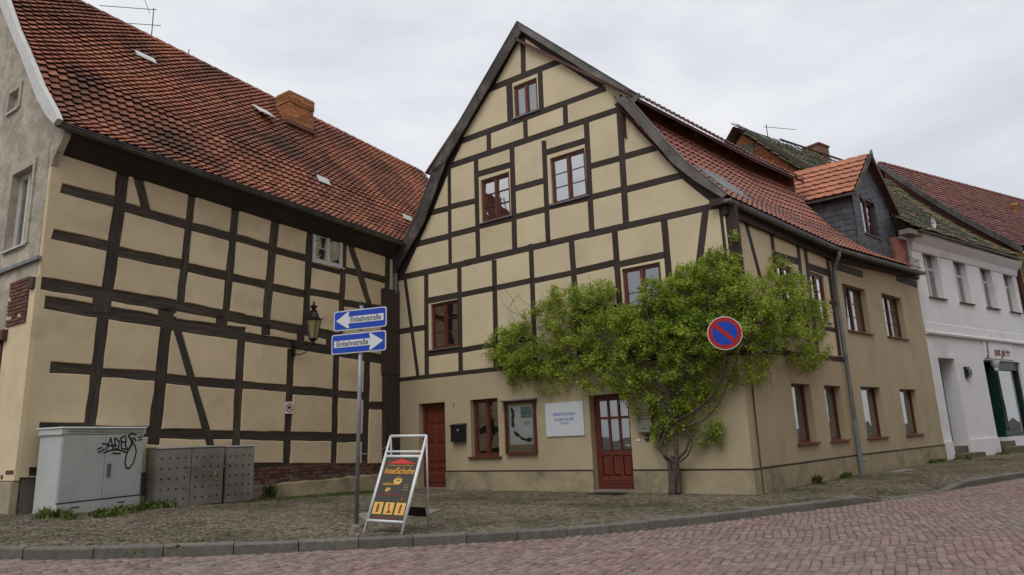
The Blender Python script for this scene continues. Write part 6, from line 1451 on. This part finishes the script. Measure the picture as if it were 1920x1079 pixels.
for (cx_, cy_, rx, ry, th) in EL_:
    area = math.pi*rx*ry/8500*1.0; nclu = max(3, int(area*(250 if cy_ < 690 else 170)))
    for _ in range(nclu):
        a, r = rng.uniform(0, 6.283), math.sqrt(rng.uniform(0, 1))*1.0; px, py = cx_+rx*r*math.cos(a), cy_+ry*r*math.sin(a)
        nv_ = noise.noise(Vector((px/26, py/15, 1.7)))+.5*noise.noise(Vector((px/11, py/8, 4.2)))
        if nv_ < (-.05 if cy_ < 690 else .02) and rng.random() < .86: continue
        th_ = th*(.75+.8*nv_)
        d = .06+th_*rng.uniform(.1, 1)*math.sqrt(max(.15, 1-r*r*.8))
        try: c = onw(px, py, d)
        except Exception: continue
        k = int(rng.uniform(14, 34)); sp = rng.uniform(.05, .11); dr3 = rng.normal(0, 1, 3); dr3[2] = abs(dr3[2])+.3; dr3 /= np.linalg.norm(dr3)
        for t in rng.uniform(-1, 1, k):
            rows_.append((*(c+dr3*t*sp*1.3+rng.normal(0, sp*.5, 3)), rng.uniform(.018, .044)))
rows_ = np.array(rows_); n = len(rows_); print('leaves', n)
def leaves(C, S, name, m, parent, droop=.3, asp=.5):
    n = len(C); d = rng.normal(0, 1, (n, 3)); d[:, 2] = d[:, 2]*.6-droop*.3; d /= np.linalg.norm(d, axis=1)[:, None]
    u = rng.normal(0, 1, (n, 3)); u[:, 2] += 1.0; s = np.cross(d, u); s /= np.linalg.norm(s, axis=1)[:, None]; nn = np.cross(s, d)
    S = S[:, None]; v = np.stack([C-d*S, C+s*S*asp-nn*S*.12, C+d*S, C-s*S*asp-nn*S*.12], 1)
    q = np.array([(0, 1, 2), (0, 2, 3)])[None]+4*np.arange(n)[:, None, None]
    me = fastmesh(name, v.reshape(-1, 3)-wl(parent), q.reshape(-1, 3), m); ob = bpy.data.objects.new(name, me); COL.objects.link(ob); ob.parent = parent; WL[ob.name] = wl(parent); ob['kind'] = 'stuff'; return ob
leaves(rows_[:, :3], rows_[:, 3], 'foliage', LEA, CL)
# iron ties round the trunk
for z_ in (.12, 1.05):
    mb = MB(); c = onw(1265, 927, .2); mb.tube([np.array([c[0], c[1], z_])+.14*math.cos(a)*G.u+.12*math.sin(a)*G.n for a in np.linspace(0, 6.28, 14)], .008, 4)
    mb.tube([np.array([c[0], c[1], z_])-G.u*.17, np.array([c[0], c[1], z_])+G.u*.17], .010, 4); mb.build('tie', GUT, CL)
for k in (-.10, .08): mb = MB(); c = onw(1265, 927, .16)+G.u*k; mb.tube([np.array([c[0], c[1], 0]), np.array([c[0], c[1], 1.6])], .007, 4); mb.build('wire', GUT, CL)
# ================================================================== WEEDS
def tuft(name, label, cat, cs, nb, hh, m=GRS, sp=.1, broad=.012):
    C3 = [np.array(c) for c in cs]; o = np.mean(C3, 0); vs = []; 
    for c in C3:
        for _ in range(nb):
            a = rng.uniform(0, 6.283); r = abs(rng.normal(0, sp)); b = c+np.array([r*math.cos(a), r*math.sin(a), 0]); b[2] = hgt(b[0], b[1])-.01
            h_ = hh*rng.uniform(.35, 1.1)*max(.3, 1-r/sp*.3); ln = rng.normal(0, .45, 2)*h_; s_ = np.array([math.cos(a+1.5), math.sin(a+1.5), 0])*broad*rng.uniform(.6, 1.4)
            m1 = b+np.array([ln[0]*.4, ln[1]*.4, h_*.6]); t_ = b+np.array([ln[0], ln[1], h_*rng.uniform(.75, 1)])
            vs += [b-s_*.6, b+s_*.6, m1+s_, m1-s_, t_]
    n = len(vs)//5; q = np.array([(0, 1, 2), (0, 2, 3), (3, 2, 4)])[None]+5*np.arange(n)[:, None, None]
    ob = bpy.data.objects.new(name, fastmesh(name, np.array(vs)-o, q.reshape(-1, 3), m)); link(ob, None, o); tags(ob, label, cat); return ob
def line(P, u0, u1, n, d0, d1):
    return [P.pt(rng.uniform(u0, u1), 0, rng.uniform(d0, d1)) for _ in range(n)]
g1_ = tuft('weeds', None, None, [gnd(*p) for p in ((85, 968), (95, 972), (78, 972), (130, 974), (108, 971), (125, 970))], 60, .22, sp=.09); tags(g1_, 'grassy weed clump at left front corner of the grey cabinet', 'weeds')
g2_ = tuft('weeds', None, None, [gnd(*p) for p in ((185, 968), (195, 970), (205, 966), (225, 962), (240, 963), (255, 958), (268, 955), (276, 952), (215, 968), (285, 955), (300, 953), (322, 952))], 55, .20, sp=.12, broad=.022); tags(g2_, 'leafy weeds growing between grey cabinet and steel bin box', 'weeds')
tf = tuft('weeds', None, None, [gnd(*p) for p in ((248, 962), (247, 961))], 6, .14, m=YLW, sp=.05); tags(tf, 'few yellow dandelion flowers by the grey cabinet', 'flowers')
g = tuft('grass_strip', None, None, line(L, -5.6, -.6, 240, .15, .85), 16, .07, sp=.12, broad=.008); g['kind'] = 'stuff'; tags(g, 'short grass strip along the foot of the left house', 'grass')
g = tuft('moss_grass', None, None, line(G, .3, 10.2, 160, .02, .25)+line(G, 8.5, 10.2, 20, .02, .4)+line(S1, 0, SU1, 60, .02, .12), 10, .035, sp=.12, broad=.006); g['kind'] = 'stuff'; tags(g, 'mossy grass fringe along the foot of the gable house', 'grass')
for cs, hh, lab in (([S1.pt(2.9, 0, .1), S1.pt(3.0, 0, .12)], .30, 'upright weed against the plinth, nearest the house corner'), ([S1.pt(4.7, 0, .1), S1.pt(4.9, 0, .14), S1.pt(5.05, 0, .1)], .2, 'low weed clump at the plinth left of the downpipe foot'),
    ([S2.pt(5.3+.2*k, 0, .12) for k in range(7)], .14, 'weeds along the plinth near the white house'), ([WT.pt(3.6+.2*k, 0, .25) for k in range(5)], .12, 'weeds between the two stone steps of white house'), ([WT.pt(.1, 0, .3), WT.pt(.35, 0, .5)], .22, 'weed growing at white house step corner'),
    ([L.pt(-4.5, 0, .12), L.pt(-4.45, 0, .1)], .5, 'green weed rooted in brick plinth right of the bin boxes'), ([gnd(685, 988)], .06, 'tiny weed at the foot of the signpost'), ([gnd(330, 1026), gnd(262, 1035)], .05, 'tiny weeds in the joints of the left kerb')):
    t_ = tuft('weed', None, None, cs, 70 if hh > .1 else 30, hh, sp=.07, broad=.016); tags(t_, lab, 'weed')
# ================================================================== OPPOSITE SIDE OF THE STREET (seen only in the panes)
for k, (x0, x1, h_, wm, rm, lab) in enumerate(((-22, -7, 7.5, YEL, TIL, 'yellow house across the street behind the viewer, left'), (-6.6, 6, 6.4, WHW, TIR, 'white house across the street behind the viewer, middle'), (0, 27, 8.6, BRO, TIN, 'long brick house across the street behind the viewer, right'))):
    T = thing('opposite_house', (x0/2+x1/2, -11, 0), lab, 'house', 'houses across the street'); OP = PL((x0, -7.0), 0.0); OP.n = np.array([0, 1., 0])
    if k == 2: OP = PL((9.5, 2.0), 45.0); OP.n = np.array([-.70711, .70711, 0]); T.location = (19, 10, 0); WL[T.name] = np.array([19., 10, 0])
    ws_ = [(a, z, a+1.0, z+1.5) for z in (1.0, 4.0) for a in np.arange(1.2, x1-x0-1.2, 2.4)]
    mb = MB(); mb.box(OP, 0, x1-x0, -.3, h_, -9, 0); mb.build('wall', wm, T)
    for w in ws_: mb = MB(); mb.box(OP, *[w[0], w[2], w[1], w[3]], .0, .03); q = mb.build('window', WHF, T); mb = MB(); mb.box(OP, w[0]+.08, w[2]-.08, w[1]+.08, w[3]-.08, .03, .035); mb.build('pane', BLK, q)
    mb = MB(); mb.prism([OP.pt(-.2, h_, .4), OP.pt(-.2, h_+4.2, -4.5), OP.pt(-.2, h_, -9.4)], OP.u*(x1-x0+.4)); mb.build('roof', rm, T)
